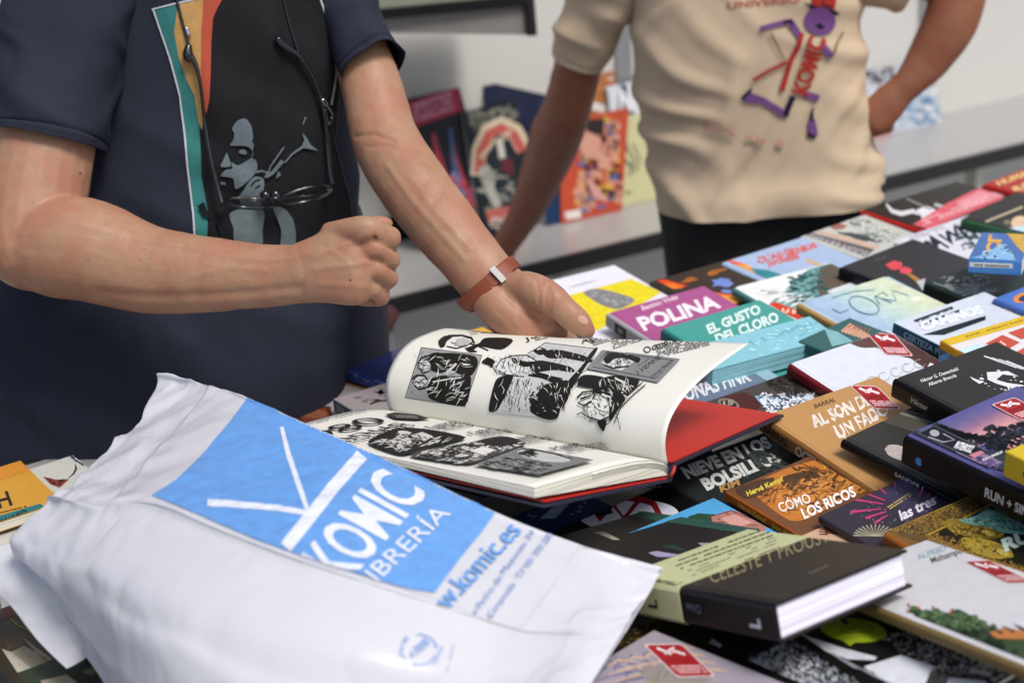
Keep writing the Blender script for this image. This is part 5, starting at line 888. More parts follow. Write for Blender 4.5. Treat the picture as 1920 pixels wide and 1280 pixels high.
# ---- the customer in the navy t-shirt
# veins, tendons (raised) and skin creases (sunk): pixel polylines, width in px, height in m
RELIEF = [([(300, 452), (380, 470), (470, 486), (540, 486), (600, 468)], 5, .0011), ([(360, 520), (430, 500), (500, 508)], 5, .0009), ([(180, 548), (300, 556), (430, 552), (560, 540)], 9, -.0022), ([(150, 420), (240, 440), (330, 462)], 8, .0008),
    ([(585, 482), (640, 462), (690, 440)], 5, .0012), ([(590, 505), (650, 498), (700, 492)], 5, .0012), ([(600, 532), (650, 536), (695, 540)], 5, .001), ([(620, 470), (650, 488), (660, 515)], 4, .0009),
    ([(700, 448), (724, 462), (742, 470)], 4, -.0022), ([(706, 484), (726, 500), (746, 507)], 4, -.0022), ([(702, 524), (722, 536), (738, 540)], 4, -.0022), ([(716, 415), (728, 428), (738, 440)], 3, -.0008), ([(560, 470), (570, 515), (566, 560)], 5, -.0007),
    ([(668, 256), (700, 252), (738, 264)], 4, -.0022), ([(690, 276), (725, 272), (752, 284)], 4, -.0013), ([(725, 310), (775, 380), (830, 440), (870, 486)], 6, .0013), ([(770, 330), (820, 400), (880, 466)], 6, .0009),
    ([(1006, 528), (1012, 548), (1010, 568)], 3, -.0013), ([(1016, 530), (1024, 556), (1024, 580)], 3, -.0015), ([(1026, 536), (1034, 562), (1030, 590)], 3.5, -.0018), ([(955, 560), (985, 586), (1030, 606)], 5, -.002), ([(992, 520), (1004, 524), (1018, 530)], 3, -.001), ([(1066, 578), (1062, 596), (1056, 606)], 3, -.001), ([(945, 552), (962, 568), (975, 600)], 3.5, -.0012), ([(930, 580), (950, 598), (965, 615)], 3, -.0008)]
RBOX = [(min(p[0] for p in r[0]) - 14, max(p[0] for p in r[0]) + 14, min(p[1] for p in r[0]) - 14, max(p[1] for p in r[0]) + 14) for r in RELIEF]
def limb_relief(co, n):
    d = .0006 * noise.noise(co * 60) + .0013 * noise.noise(co * 20)
    if n.dot(co - CAM) > 0 or co.y > 2.06: return d
    x, y = pxl(co)
    if x < 130 or y < 240 or y > 640: return d
    for (pl, wd, ht), b in zip(RELIEF, RBOX):
        if not (b[0] < x < b[1] and b[2] < y < b[3]): continue
        m = 1e9
        for (ax, ay), (bx, by) in zip(pl, pl[1:]):
            dx, dy = bx - ax, by - ay; t = max(0, min(1, ((x - ax) * dx + (y - ay) * dy) / (dx * dx + dy * dy))); m = min(m, (x - ax - t * dx) ** 2 + (y - ay - t * dy) ** 2)
        d += ht * math.exp(-m / (wd * wd))
    return d
def customer():
    sk = skin_mat('skin_fair', 'a37e64', 'a1725b', '7c5c46')
    tr = [(-330, 430, 150, .09, 2.16), (-200, 420, 290, .115, 2.15), (0, 378, 285, .135, 2.14), (200, 370, 283, .15, 2.13), (400, 350, 312, .165, 2.125), (560, 318, 352, .172, 2.09), (690, 300, 350, .168, 2.055), (800, 295, 345, .16, 2.04), (900, 295, 340, .155, 2.03), (1010, 295, 335, .15, 2.03)]
    core = [(py, cx, hp - 16, dr - .014, y) for py, cx, hp, dr, y in tr]
    R1 = [(150, -130, 2.06, 100, .95), (110, 60, 2.0, 100, .95), (88, 250, 1.93, 93, .95), (62, 400, 1.88, 95, .95), (60, 468, 1.85, 86, .95)]
    F1 = [(62, 462, 1.85, 82, .9), (110, 465, 1.84, 95, .88), (170, 470, 1.83, 97, .88), (280, 505, 1.81, 83, .9), (400, 515, 1.785, 70, .86), (500, 517, 1.765, 59, .8), (570, 514, 1.75, 55, .72)]
    fist = [etube([(555, 515, 1.752, 55, .72), (600, 505, 1.745, 64, .62), (640, 496, 1.74, 79, .5), (668, 491, 1.738, 82, .43), (688, 492, 1.744, 76, .36), (694, 493, 1.75, 66, .3)], 24),
            etube([(640, 448, 1.77, 28, 1), (690, 428, 1.772, 22, 1), (714, 420, 1.774, 17, 1), (727, 419, 1.776, 12, 1)])]
    yk = 1.722
    for mx, my, px_, py_, r in ((686, 428, 732, 446, 24), (702, 464, 733, 487, 21), (703, 504, 729, 523, 20), (695, 542, 716, 557, 18)):
        fist.append(etube([(mx - 70, my + 6, yk + .03, r - 6, .8), (mx - 30, my + 2, yk + .0155, r - 2, .8), (mx, my, yk + .0095, r, .85), ((mx + px_) / 2, (my + py_) / 2, yk + .014, r - 3, .9), (px_, py_, yk + .027, r - 2, .95)], 16))
        fist.append(etube([(px_, py_, yk + .028, r - 2, .95), (px_ - 12, py_ + 5, yk + .05, r - 4, .95), (px_ - 40, py_ + 6, yk + .052, r - 5, .95)], 14))
    L1 = [(590, -120, 2.13, 56, .95), (646, 10, 2.1, 48, .95), (697, 165, 2.03, 58, .95), (722, 262, 1.98, 63, .95), (768, 338, 1.93, 66, .92), (825, 415, 1.885, 64, .9), (880, 482, 1.85, 59, .85), (918, 528, 1.83, 57, .8)]
    hand = [etube([(900, 508, 1.84, 57, .8), (930, 542, 1.825, 58, .72), (962, 576, 1.812, 60, .62), (1000, 612, 1.805, 62, .5), (1032, 640, 1.81, 52, .45)], 24),
            etube([(955, 535, 1.81, 26, 1), (998, 541, 1.79, 31, .9), (1036, 564, 1.774, 31, .9), (1054, 578, 1.769, 27, .9), (1076, 597, 1.764, 26, .85), (1094, 612, 1.762, 21, .8), (1106, 621, 1.762, 13, .7)], 20),
            etube([(915, 553, 1.812, 36, 1), (948, 584, 1.797, 42, .9), (985, 612, 1.792, 40, .9), (1018, 636, 1.795, 30, 1)], 18),
            etube([(960, 556, 1.806, 34, .8), (1000, 580, 1.796, 36, .7), (1030, 606, 1.79, 30, .7), (1045, 628, 1.79, 22, .7)], 18)]
    for k, (sx, sy) in enumerate(((1040, 612), (1026, 628), (1010, 644), (995, 656))):
        hand.append(etube([(sx - 25, sy - 14, 1.81, 17, 1), (sx + 10, sy + 14, 1.815, 16, 1), (sx + 42, sy + 36, 1.822, 14, 1), (sx + 62, sy + 48, 1.824, 11, 1)], 12))
    nk = QY(440, -330, 2.16); hd = nk + Vector((.02, -.03, .17))
    legs = []
    for dx in (-.11, .12):
        c = Vector((-.41 + dx, 2.16, 0)); legs.append(loft([(Vector((c.x, c.y, z)), Vector((r, 0, 0)), Vector((0, r * 1.05, 0))) for z, r in ((.08, .05), (.3, .055), (.48, .062), (.7, .085), (.86, .095), (.95, .1))], 20))
        legs.append(loft([(c + Vector((0, -.04 + k, .04)), Vector((.045, 0, 0)), Vector((0, 0, .04))) for k in (-.15, -.05, .05, .1)], 16))
    pieces = [loft(torso_rings(core), 28), etube(R1), etube(F1, 28), etube(L1, 24)] + fist + hand + legs
    pieces += [loft([(nk + Vector((.0, -.01, z)), Vector((.06, 0, 0)), Vector((0, .06, 0))) for z in (-.06, 0, .06, .12)], 20), ball(hd, .078, .098, .12), ball(hd + Vector((0, -.03, -.06)), .06, .07, .06), ball(hd + Vector((.01, -.102, -.02)), .014, .018, .02), ball(hd + Vector((.08, 0, -.01)), .01, .02, .03), ball(hd + Vector((-.08, 0, -.01)), .01, .02, .03)]
    body = fuse('person', pieces, sk, .0028, 3, disp=limb_relief)
    tag(body, 'person in a navy t-shirt with a printed chest, fist raised over the open album', 'person')
    hair = fuse('hair', [ball(hd + Vector((0, .018, .03)), .084, .1, .112)], mat('hair_grey', '4a443e', .7, var=.3, vscale=200, bump=.5, bscale=300), .008, 3, body)
    cl = cloth_mat('navy_jersey', '262a37', .1)
    def folds(q, s, a):
        f = noise.noise(Vector((q.x * 5, q.y * 3, q.z * 7 + q.x * 5))) * .010 + noise.noise(Vector((q.x * 16 + q.z * 9, q.y * 6, q.z * 5))) * .005 + max(0, 1 - abs(noise.noise(Vector((q.x * 9 - q.z * 3, 7, q.z * 4)))) * 5) * .003
        ph = q.x * 40 + q.z * 62 + 5 * noise.noise(Vector((q.x * 4, 1, q.z * 4))); f += max(0, noise.noise(Vector((q.x * 5 + 1, 0, q.z * 5))) + .05) * .016 * (.5 + .5 * math.cos(ph)) ** 2
        ph = q.x * 75 - q.z * 18 + 5 * noise.noise(Vector((q.x * 4, 6, q.z * 3))); f += max(0, noise.noise(Vector((q.x * 6 + 7, 3, q.z * 4))) + .1) * .012 * (.5 + .5 * math.cos(ph)) ** 2
        if s > .55: f += .004 * math.sin(q.z * 55 + q.x * 12 + 3 * noise.noise(q * 6)) * (s - .55)
        return f
    sh = shirt_tube('t_shirt', torso_rings(tr), cl, body, 220, 22, folds, True)
    def sf(q, s, a): return noise.noise(Vector((q.x * 14, q.y * 10, q.z * 20 + q.x * 10))) * .0075 + max(0, 1 - abs(noise.noise(Vector((q.x * 9 + q.z * 8, q.y * 6, q.z * 12 - q.x * 6)))) * 4) * .004 - .0022 * math.exp(-((s - .9) / .014) ** 2)
    shirt_tube('sleeve', sleeve_rings([(180, -190, 2.1, 110, .9), (150, -80, 2.06, 122, .95), (122, 40, 2.0, 116, .95), (106, 150, 1.965, 112, .98), (96, 232, 1.935, 104, 1.0), (90, 262, 1.928, 103, 1.0)]), cl, sh, 72, 18, sf)
    shirt_tube('sleeve', sleeve_rings([(590, -130, 2.13, 78, 1.0), (634, -24, 2.11, 62, 1.2), (668, 56, 2.075, 58, 1.2), (688, 92, 2.05, 57, 1.15), (704, 120, 2.035, 57, 1.15)]), cl, sh, 72, 18, sf)
    jm = mat('dark_denim', '20242f', .8, bump=.3, bscale=500)
    tl = []
    for dx in (-.11, .12):
        tl.append(loft([(Vector((-.41 + dx, 2.16, z)), Vector((r, 0, 0)), Vector((0, r * 1.05, 0))) for z, r in ((.06, .075), (.3, .08), (.48, .088), (.7, .107), (.86, .118), (.95, .12))], 20))
    tl.append(loft([(Vector((-.405, 2.17, z)), Vector((r, 0, 0)), Vector((0, .15, 0))) for z, r in ((.8, .19), (.9, .22), (1.0, .21))], 24))
    fuse('trousers', tl, jm, .008, 4, body)
    # chest print
    bv = bvh_of(sh)
    T, O, R_, G = '3f8784', 'b78f58', 'b4533f', '76848a'
    D = '2b2b2f'
    it = [poly(D, (288, 16), (372, 0), (606, -30), (640, 90), (642, 150), (620, 240), (640, 330), (672, 420), (690, 470), (366, 470), (350, 250), (330, 120)),
          poly(T, (290, 18), (334, 8), (328, 60), (336, 100), (352, 150), (368, 180), (374, 225), (378, 330), (390, 400), (388, 470), (366, 470), (352, 300), (340, 180), (316, 90)),
          poly(O, (334, 8), (382, -2), (378, 90), (378, 150), (382, 200), (380, 245), (374, 232), (366, 180), (350, 148), (336, 108), (327, 60)),
          poly(R_, (382, -2), (424, -12), (408, 16), (400, 36), (396, 80), (395, 140), (393, 190), (388, 214), (381, 190), (377, 130), (378, 60)),
          many('b9bec6', [line('b9bec6', [(288, 16), (312, 86), (320, 110), (338, 180), (346, 250), (354, 330), (362, 400), (368, 470)], 3.5), line('b9bec6', [(286, 18), (330, 7), (372, -2)], 3), line('aab0b8', [(596, -10), (612, 40), (622, 80), (628, 120), (626, 150), (618, 196)], 3.5)]),
          many('565d66', [line('565d66', [(608, -10), (624, 40), (634, 90), (637, 140), (630, 200), (628, 250)], 2.5), line('565d66', [(622, 256), (636, 310), (652, 370), (660, 410)], 1.6)]),
          # musician: pale shapes
          spoly(G, (436, 240), (446, 226), (460, 222), (470, 234), (474, 256), (472, 264), (475, 270), (472, 294), (480, 300), (482, 314), (476, 326), (462, 340), (450, 350), (442, 352), (438, 334), (420, 330), (414, 328), (424, 318), (436, 316), (434, 304), (446, 310), (460, 302), (474, 290), (468, 276), (454, 272), (432, 272), (438, 262), (440, 250)),
          spoly(G, (426, 286), (432, 304), (432, 312), (414, 312), (420, 298)), ell(G, 455, 284, (7, 1), (-1, 5), 12, .15), line(G, [(414, 341), (424, 342)], 5),
          spoly(G, (448, 370), (458, 350), (466, 338), (478, 330), (492, 334), (494, 346), (490, 362), (480, 374)),
          many(G, [line(G, [(478, 322), (490, 319), (500, 322), (496, 332)], 4), line(G, [(500, 328), (506, 310), (530, 275)], 3), line(G, [(498, 330), (510, 322), (528, 300)], 7), line(G, [(532, 304), (546, 288), (566, 274)], [3, 3, 5]), poly(G, (562, 276), (568, 262), (564, 248), (572, 258), (580, 272), (592, 282), (574, 278)), poly(G, (516, 334), (520, 318), (526, 326)), line(G, [(565, 234), (570, 220)], 2)]),
          many('2b2b30', [line('2b2b30', [(468, 346), (476, 338), (486, 336)], 3), line('2b2b30', [(476, 352), (486, 346)], 3)]),
          spoly('6f7c7e', (428, 404), (446, 392), (492, 392), (490, 430), (484, 470), (440, 470), (436, 430)), spoly('6f7c7e', (512, 388), (532, 388), (548, 410), (552, 440), (548, 470), (524, 470), (526, 430)),
          many('1e2026', [poly('1e2026', (370, 386), (382, 378), (388, 396), (398, 400), (396, 412), (380, 406)), poly('1e2026', (392, 400), (428, 402), (436, 440), (440, 470), (424, 470), (404, 420), (400, 470), (390, 470))])]
    print_surf(sh, bv, it, 'chest_print', ink('fabric_ink', .8, .15), 7, .0014, None, .00035)
    return body, sh, bv
man, man_shirt, man_bv = customer()

def spectacles():
    blk = mat('acetate_black', '131317', .15, spec=.6, coat=.6); chrome = mat('chrome', 'c9c9cc', .15, metal=1)
    def on(px, py, off):
        d = ray(px, py).normalized(); h = man_bv.ray_cast(CAM, d)
        return (h[0] - d * off) if h[0] else QY(px, py, 1.97)
    base = on(516, 376, .03)
    e = empty('spectacles', base, 'black-framed spectacles hanging upside down on a neck cord', 'glasses'); pi = e.matrix_world.inverted()
    def tb(name, pts, r, m, seg=8):
        ps = catmull([tuple(pi @ on(*p)) for p in pts], 6); rr = r if not isinstance(r, list) else [x[0] for x in catmull([(x,) for x in r], 6)]
        return tube(name, ps, rr, m, e, seg)
    tb('temple', [(354, 100, .010), (366, 120, .010), (376, 160, .010), (384, 230, .012), (396, 300, .016), (408, 350, .022), (417, 384, .030)], [.0045, .0032, .0022, .0022, .0024, .003, .0034], blk)
    tb('temple', [(519, 72, .008), (534, 88, .010), (560, 105, .010), (584, 140, .010), (602, 185, .012), (612, 250, .016), (617, 310, .022), (622, 346, .030)], [.0045, .0045, .0032, .0024, .0024, .0024, .003, .0034], blk)
    def rim(cx, cy, ax, ay):
        q = [2 * math.pi * k / 36 for k in range(37)]
        pts = [pi @ on(cx + ax[0] * math.cos(t) + ay[0] * math.sin(t), cy + ax[1] * math.cos(t) + ay[1] * math.sin(t), .028 + .020 * math.sin(t)) for t in q]
        rm = tube('rim', pts, .0024, blk, e, 8)
        mesh_obj('lens', [p for p in pts[:-1]], [tuple(range(36))], mat('lens_glass', 'e8eef0', .03, trans=1, alpha=.25), rm)
    rim(466, 381, (46, 3), (0, 9)); rim(572, 366, (48, -12), (3, 12))
    tb('bridge', [(508, 377, .044), (516, 372, .046), (526, 376, .044)], .003, blk)
    tb('nose_pad', [(504, 374, .03), (498, 366, .024), (488, 364, .02)], [.002, .006, .003], blk); tb('nose_pad', [(524, 372, .03), (516, 364, .024), (508, 370, .02)], [.002, .006, .003], blk)
    tb('cord', [(325, -30, .004), (334, 10, .004), (344, 50, .004), (354, 84, .006)], .0018, blk); tb('cord', [(528, -30, .004), (536, 20, .004), (550, 70, .004), (564, 110, .008)], .0012, blk)
    tb('cord_clip', [(349, 52, .006), (354, 67, .006)], .003, chrome); tb('cord_clip', [(354, 84, .009), (352, 104, .011), (358, 116, .010)], [.004, .0065, .0035], blk); tb('cord_clip', [(604, 186, .016), (611, 198, .016)], .003, chrome); tb('cord_loop', [(611, 198, .014), (622, 218, .012), (614, 232, .014), (608, 205, .016)], .0025, blk)
spectacles()

def watch():
    c0, c1 = QY(895, 502, 1.838), QY(948, 558, 1.822); ax = (c1 - c0).normalized(); c = QY(921, 533, 1.829)
    a = ax.cross(VIEW).normalized(); b = a.cross(ax).normalized()
    e = empty('wristwatch', c, 'brown leather strap with steel buckle worn on the wrist over the album', 'watch')
    lea = mat('brown_leather', '7c3a20', .5, var=.2, vscale=80, bump=.3, bscale=350); st = mat('steel', '7c7c7a', .42, metal=1)
    def strip(name, g0, g1, r1, r2, wd, off, m, n=40, shift=0):
        V, Fc = [], []
        for i in range(n + 1):
            g = g0 + (g1 - g0) * i / n; d = a * math.cos(g) * (r1 + off) + b * math.sin(g) * (r2 + off)
            d2 = a * math.cos(g) * (r1 + off + .0028) + b * math.sin(g) * (r2 + off + .0028); s = ax * (shift * i / n)
            V += [d - ax * wd + s, d + ax * wd + s, d2 + ax * wd * .85 + s, d2 - ax * wd * .85 + s]
        for i in range(n):
            for k in range(4): Fc.append((4 * i + k, 4 * i + (k + 1) % 4, 4 * i + 4 + (k + 1) % 4, 4 * i + 4 + k))
        Fc += [(3, 2, 1, 0), (4 * n, 4 * n + 1, 4 * n + 2, 4 * n + 3)]
        return mesh_obj(name, V, Fc, m, e, smooth=False)
    dp = (c - CAM).dot(FW); r1 = 60 * dp / FPX; r2 = r1 * .80
    strip('strap', 0, 2 * math.pi, r1, r2, .0088, .0006, lea, 60)
    strip('strap_tail', math.pi * 1.52, math.pi * .98, r1, r2, .0085, .004, lea, 24, -.006) if False else strip('strap_tail', -math.pi * .52, -math.pi * 1.02, r1, r2, .0085, .0042, lea, 24, -.006)
    q = a * math.cos(-1.28) * (r1 + .006) + b * math.sin(-1.28) * (r2 + .006)
    t = (a * -math.sin(-1.28) * r1 + b * math.cos(-1.28) * r2).normalized(); nn = q.normalized()
    V = []
    for s, u, h in [(s, u, h) for h in (-.001, .002) for u in (-.0038, .0038) for s in (-.0108, .0108)]: V.append(q + ax * s + t * u + nn * h)
    mesh_obj('buckle', V, [(0, 2, 3, 1), (4, 5, 7, 6), (0, 1, 5, 4), (2, 6, 7, 3), (0, 4, 6, 2), (1, 3, 7, 5)], st, e)
watch()

# ---- the bookseller in the beige t-shirt
def seller():
    sk = skin_mat('skin_tan', '8c5c45', '8c543e', '64402e')
    Y = 2.88
    tr = [(-330, 1420, 60, .08, Y), (-240, 1410, 200, .09, Y), (-120, 1400, 206, .11, Y), (20, 1398, 205, .12, Y), (150, 1404, 208, .12, Y), (240, 1414, 206, .12, Y), (300, 1430, 207, .122, Y), (345, 1444, 214, .128, Y - .01), (374, 1446, 218, .132, Y - .01)]
    core = [(py, cx, hp - 26, dr - .035, y) for py, cx, hp, dr, y in tr]
    A1 = [(1150, -120, Y + .02, 60, .95), (1108, 30, Y + .05, 50, .95), (1085, 120, Y + .08, 46, .95), (1064, 200, Y + .12, 46, .95), (1042, 256, Y + .18, 50, .95), (1022, 312, Y + .25, 44, .92), (990, 388, Y + .35, 33, .88), (964, 434, Y + .42, 27, .85), (945, 462, Y + .45, 25, .8)]
    hand = [etube([(950, 455, Y + .44, 24, .8), (935, 480, Y + .46, 26, .7), (915, 498, Y + .48, 24, .6)], 16)]
    for k in range(4): hand.append(etube([(925 - 4 * k, 486 + 4 * k, Y + .46, 8, 1), (895 - 4 * k, 500 + 3 * k, Y + .5, 7.5, 1), (872 - 3 * k, 506 + 2 * k, Y + .52, 6, 1)], 10))
    hand.append(etube([(945, 478, Y + .44, 9, 1), (930, 500, Y + .44, 8, 1), (912, 512, Y + .45, 6, 1)], 10))
    B1 = [(1540, -150, Y + .01, 62, .95), (1640, -75, Y, 54, .95), (1740, -50, Y - .01, 50, .95), (1805, -42, Y - .01, 50, .95)]
    B2 = [(1806, -46, Y - .01, 50, .95), (1782, 40, Y - .03, 52, .9), (1740, 112, Y - .04, 42, .85), (1704, 156, Y - .05, 31, .8), (1676, 182, Y - .05, 28, .75)]
    h2 = [etube([(1690, 168, Y - .05, 29, .75), (1664, 196, Y - .055, 35, .55), (1640, 222, Y - .06, 33, .45)], 18)]
    for k in range(4): h2.append(etube([(1648 + 7 * k, 214 + 9 * k, Y - .06, 9, 1), (1622 + 5 * k, 226 + 8 * k, Y - .03, 9, 1), (1596 + 6 * k, 234 + 8 * k, Y - .02, 7, 1)], 10))
    h2.append(etube([(1668, 190, Y - .03, 11, 1), (1640, 190, Y + .0, 10, 1), (1622, 200, Y + .03, 7, 1)], 10))
    nk = QY(1420, -330, Y); hd = nk + Vector((0, -.02, .16)); hips = QY(1440, 430, Y)
    legs = []
    for dx in (-.1, .11):
        c = Vector((hips.x + dx, Y, 0)); legs.append(loft([(Vector((c.x, c.y, z)), Vector((r, 0, 0)), Vector((0, r, 0))) for z, r in ((.08, .045), (.4, .055), (.7, .07), (.8, .08))], 18))
        legs.append(loft([(c + Vector((0, -.04 + k, .04)), Vector((.045, 0, 0)), Vector((0, 0, .04))) for k in (-.15, -.05, .05, .1)], 16))
    pieces = [loft(torso_rings(core), 28), etube(A1), etube(B1), etube(B2, 22)] + hand + h2 + legs
    pieces += [loft([(nk + Vector((0, 0, z)), Vector((.055, 0, 0)), Vector((0, .055, 0))) for z in (-.06, 0, .06, .12)], 20), ball(hd, .076, .096, .118), ball(hd + Vector((0, -.1, -.02)), .014, .018, .02), ball(hd + Vector((.078, 0, -.01)), .01, .02, .03), ball(hd + Vector((-.078, 0, -.01)), .01, .02, .03)]
    body = fuse('person', pieces, sk, .005, 4, disp=lambda co, n: .0008 * noise.noise(co * 40))
    tag(body, 'person in a beige printed t-shirt, one hand on hip, other on rear counter', 'person')
    fuse('hair', [ball(hd + Vector((0, .018, .03)), .082, .098, .11)], mat('hair_dark', '2a241f', .7), .008, 3, body)
    cl = cloth_mat('beige_jersey', 'c2ae94', .05)
    def folds(q, s, a):
        d = noise.noise(Vector((q.x * 4 + q.z * 3, 0, q.z * 5 - q.x * 3))) * .010
        ph = q.x * 44 + q.z * 70 + 5 * noise.noise(Vector((q.x * 5, 1, q.z * 5))); m1 = max(0, noise.noise(Vector((q.x * 5 + 3, 0, q.z * 6))) + .3)
        d += m1 * .013 * (.5 + .5 * math.cos(ph)) ** 2
        ph = q.x * -80 + q.z * 46 + 5 * noise.noise(Vector((q.x * 5, 4, q.z * 5))); m2 = max(0, noise.noise(Vector((q.x * 6 + 9, 2, q.z * 5))) + .2)
        d += m2 * .011 * (.5 + .5 * math.cos(ph)) ** 2.5
        if s > .82: d += (s - .82) * .05 * (math.sin(q.x * 30 + 2) - .4)
        return d
    sh = shirt_tube('t_shirt', torso_rings(tr), cl, body, 260, 26, folds, True)
    def sf(q, s, a): return noise.noise(Vector((q.x * 12 + q.z * 10, q.y * 9, q.z * 18))) * .012 + max(0, 1 - abs(noise.noise(Vector((q.x * 8 + q.z * 10, 1, q.z * 8)))) * 4) * .006 - .002 * math.exp(-((s - .9) / .014) ** 2)
    shirt_tube('sleeve', sleeve_rings([(1200, -170, Y, 80, .9), (1160, -80, Y + .03, 72, 1), (1118, 20, Y + .055, 62, 1.05), (1090, 80, Y + .07, 52, 1.1), (1080, 108, Y + .08, 50, 1.1)]), cl, sh, 60, 16, sf)
    shirt_tube('sleeve', sleeve_rings([(1500, -170, Y, 84, .9), (1580, -100, Y, 78, 1), (1640, -62, Y, 72, 1.05), (1700, -46, Y, 66, 1.1)]), cl, sh, 60, 16, sf)
    tl = []
    for dx in (-.1, .11): tl.append(loft([(Vector((hips.x + dx, Y, z)), Vector((r, 0, 0)), Vector((0, r, 0))) for z, r in ((.06, .07), (.4, .08), (.7, .1), (.8, .11))], 18))
    tl.append(loft([(Vector((hips.x, Y, z)), Vector((r, 0, 0)), Vector((0, .095, 0))) for z, r in ((.62, .165), (.74, .178), (.80, .172))], 24))
    fuse('trousers', tl, mat('black_trousers', '101114', .85, bump=.2, bscale=500), .007, 3, body)
    bv = bvh_of(sh); U, Dk, R_, L = '7d5290', '2a2340', 'a83028', 'c49a86'
    it = [text('b46a5c', 'UNIVERSO', (1365, 17), (1500, 4), (1363, 4), .02),
          poly(Dk, (1505, 4), (1522, 10), (1562, 18), (1574, 25), (1568, 29), (1520, 16)), poly(R_, (1522, -12), (1568, -8), (1564, 17), (1520, 9)), line(Dk, [(1548, -10), (1540, 8), (1558, 13)], 3),
          ell(U, 1536, 40, (29, 4), (-3, 26)), poly(Dk, (1526, 47), (1536, 43), (1546, 52), (1536, 56)), 
          many(U, [line(U, [(1424, 54), (1470, 42), (1480, 40), (1500, 70)], [8, 10, 13, 12]), line(U, [(1540, 85), (1558, 106)], 11), line(U, [(1396, 180), (1430, 188), (1470, 214)], [22, 12, 13]), line(U, [(1506, 176), (1534, 184)], 13), line(U, [(1520, 224), (1524, 256)], [14, 19])]),
          many(Dk, [line(Dk, [(1468, 43), (1480, 38), (1484, 46)], 6), line(Dk, [(1486, 180), (1476, 204), (1472, 218)], 11), line(Dk, [(1388, 184), (1408, 166)], 6), line(Dk, [(1522, 200), (1520, 226)], [3, 8]), line(Dk, [(1512, 250), (1528, 258)], 6)]),
          many('8a6a5a', [line('8a6a5a', [(1444, 62), (1458, 88), (1470, 112)], 3.5), line('7a7464', [(1578, 60), (1568, 80), (1562, 100)], 3.5)]),
          many(R_, [line(R_, [(1502, 62), (1496, 86), (1482, 110), (1472, 145), (1464, 170)], 9), line(R_, [(1410, 150), (1440, 132), (1474, 116)], 6)]),
          text(R_, 'KOMIC', (1512, 180), (1546, 74), (1482, 172), .04),
          many(L, [ell(L, 1345, 240, (28, 10), (-4, 9), 14, .3, 2), ell(L, 1420, 262, (18, 5), (-3, 6), 14, .3, 4), ell(L, 1464, 268, (8, 1), (0, 6), 12, .3, 5)]), many('c2ae94', [ell('c2ae94', 1342, 236, (12, 4), (-2, 4)), ell('c2ae94', 1356, 246, (8, 3), (-1, 3))])]
    print_surf(sh, bv, it, 'chest_print', ink('fabric_ink', .8, .15), 8, .0018, None, .0004)
    return body
vendor = seller()
def arm_hair():                                        # fine hair on the forearms, one mass
    bv = bvh_of(man); r = random.Random(5); V, Fc = [], []
    regs = [((170, 400), (560, 470), (560, 560), (140, 560), (1, .12), 700), ((700, 200), (800, 300), (900, 480), (720, 360), (.6, .8), 300)]
    for a, b, c, d, dr, n in regs:
        for _ in range(n):
            s, t = r.random(), r.random(); x = (1 - s) * (1 - t) * a[0] + s * (1 - t) * b[0] + s * t * c[0] + (1 - s) * t * d[0]; y = (1 - s) * (1 - t) * a[1] + s * (1 - t) * b[1] + s * t * c[1] + (1 - s) * t * d[1]
            g = ray(x, y).normalized(); h = bv.ray_cast(CAM, g)
            if h[0] is None or h[0].y > 2.05: continue
            n_ = h[1]; k = r.uniform(-.5, .5); t3 = (RT * (dr[0] + k * .4) - UP * (dr[1] + k)).normalized(); t3 = (t3 - n_ * t3.dot(n_)).normalized(); sd = t3.cross(n_) * .00004; L = r.uniform(.004, .010)
            q = len(V); V += [h[0] - sd, h[0] + sd, h[0] + t3 * L * .6 + n_ * L * .25 + sd, h[0] + t3 * L * .6 + n_ * L * .25 - sd, h[0] + t3 * L + n_ * L * .3]; Fc += [(q, q + 1, q + 2, q + 3), (q + 3, q + 2, q + 4)]
    o = mesh_obj('arm_hair', V, Fc, mat('body_hair', '6a4c38', .6), man); o['kind'] = 'stuff'
arm_hair()
print_surf(man, bvh_of(man), [ell('9c3a34', 704, 443, (4, 1), (0, 3), 10, .2), ell('c49a8c', 1093, 600, (8, 7), (5, -5), 16), ell('6a4434', 657, 525, (2, 0), (0, 2), 8), ell('7a5040', 150, 325, (2, 0), (0, 2), 8)], 'skin_marks', ink('skin_ink', .45, .3), 5, .0004)['kind'] = 'stuff'
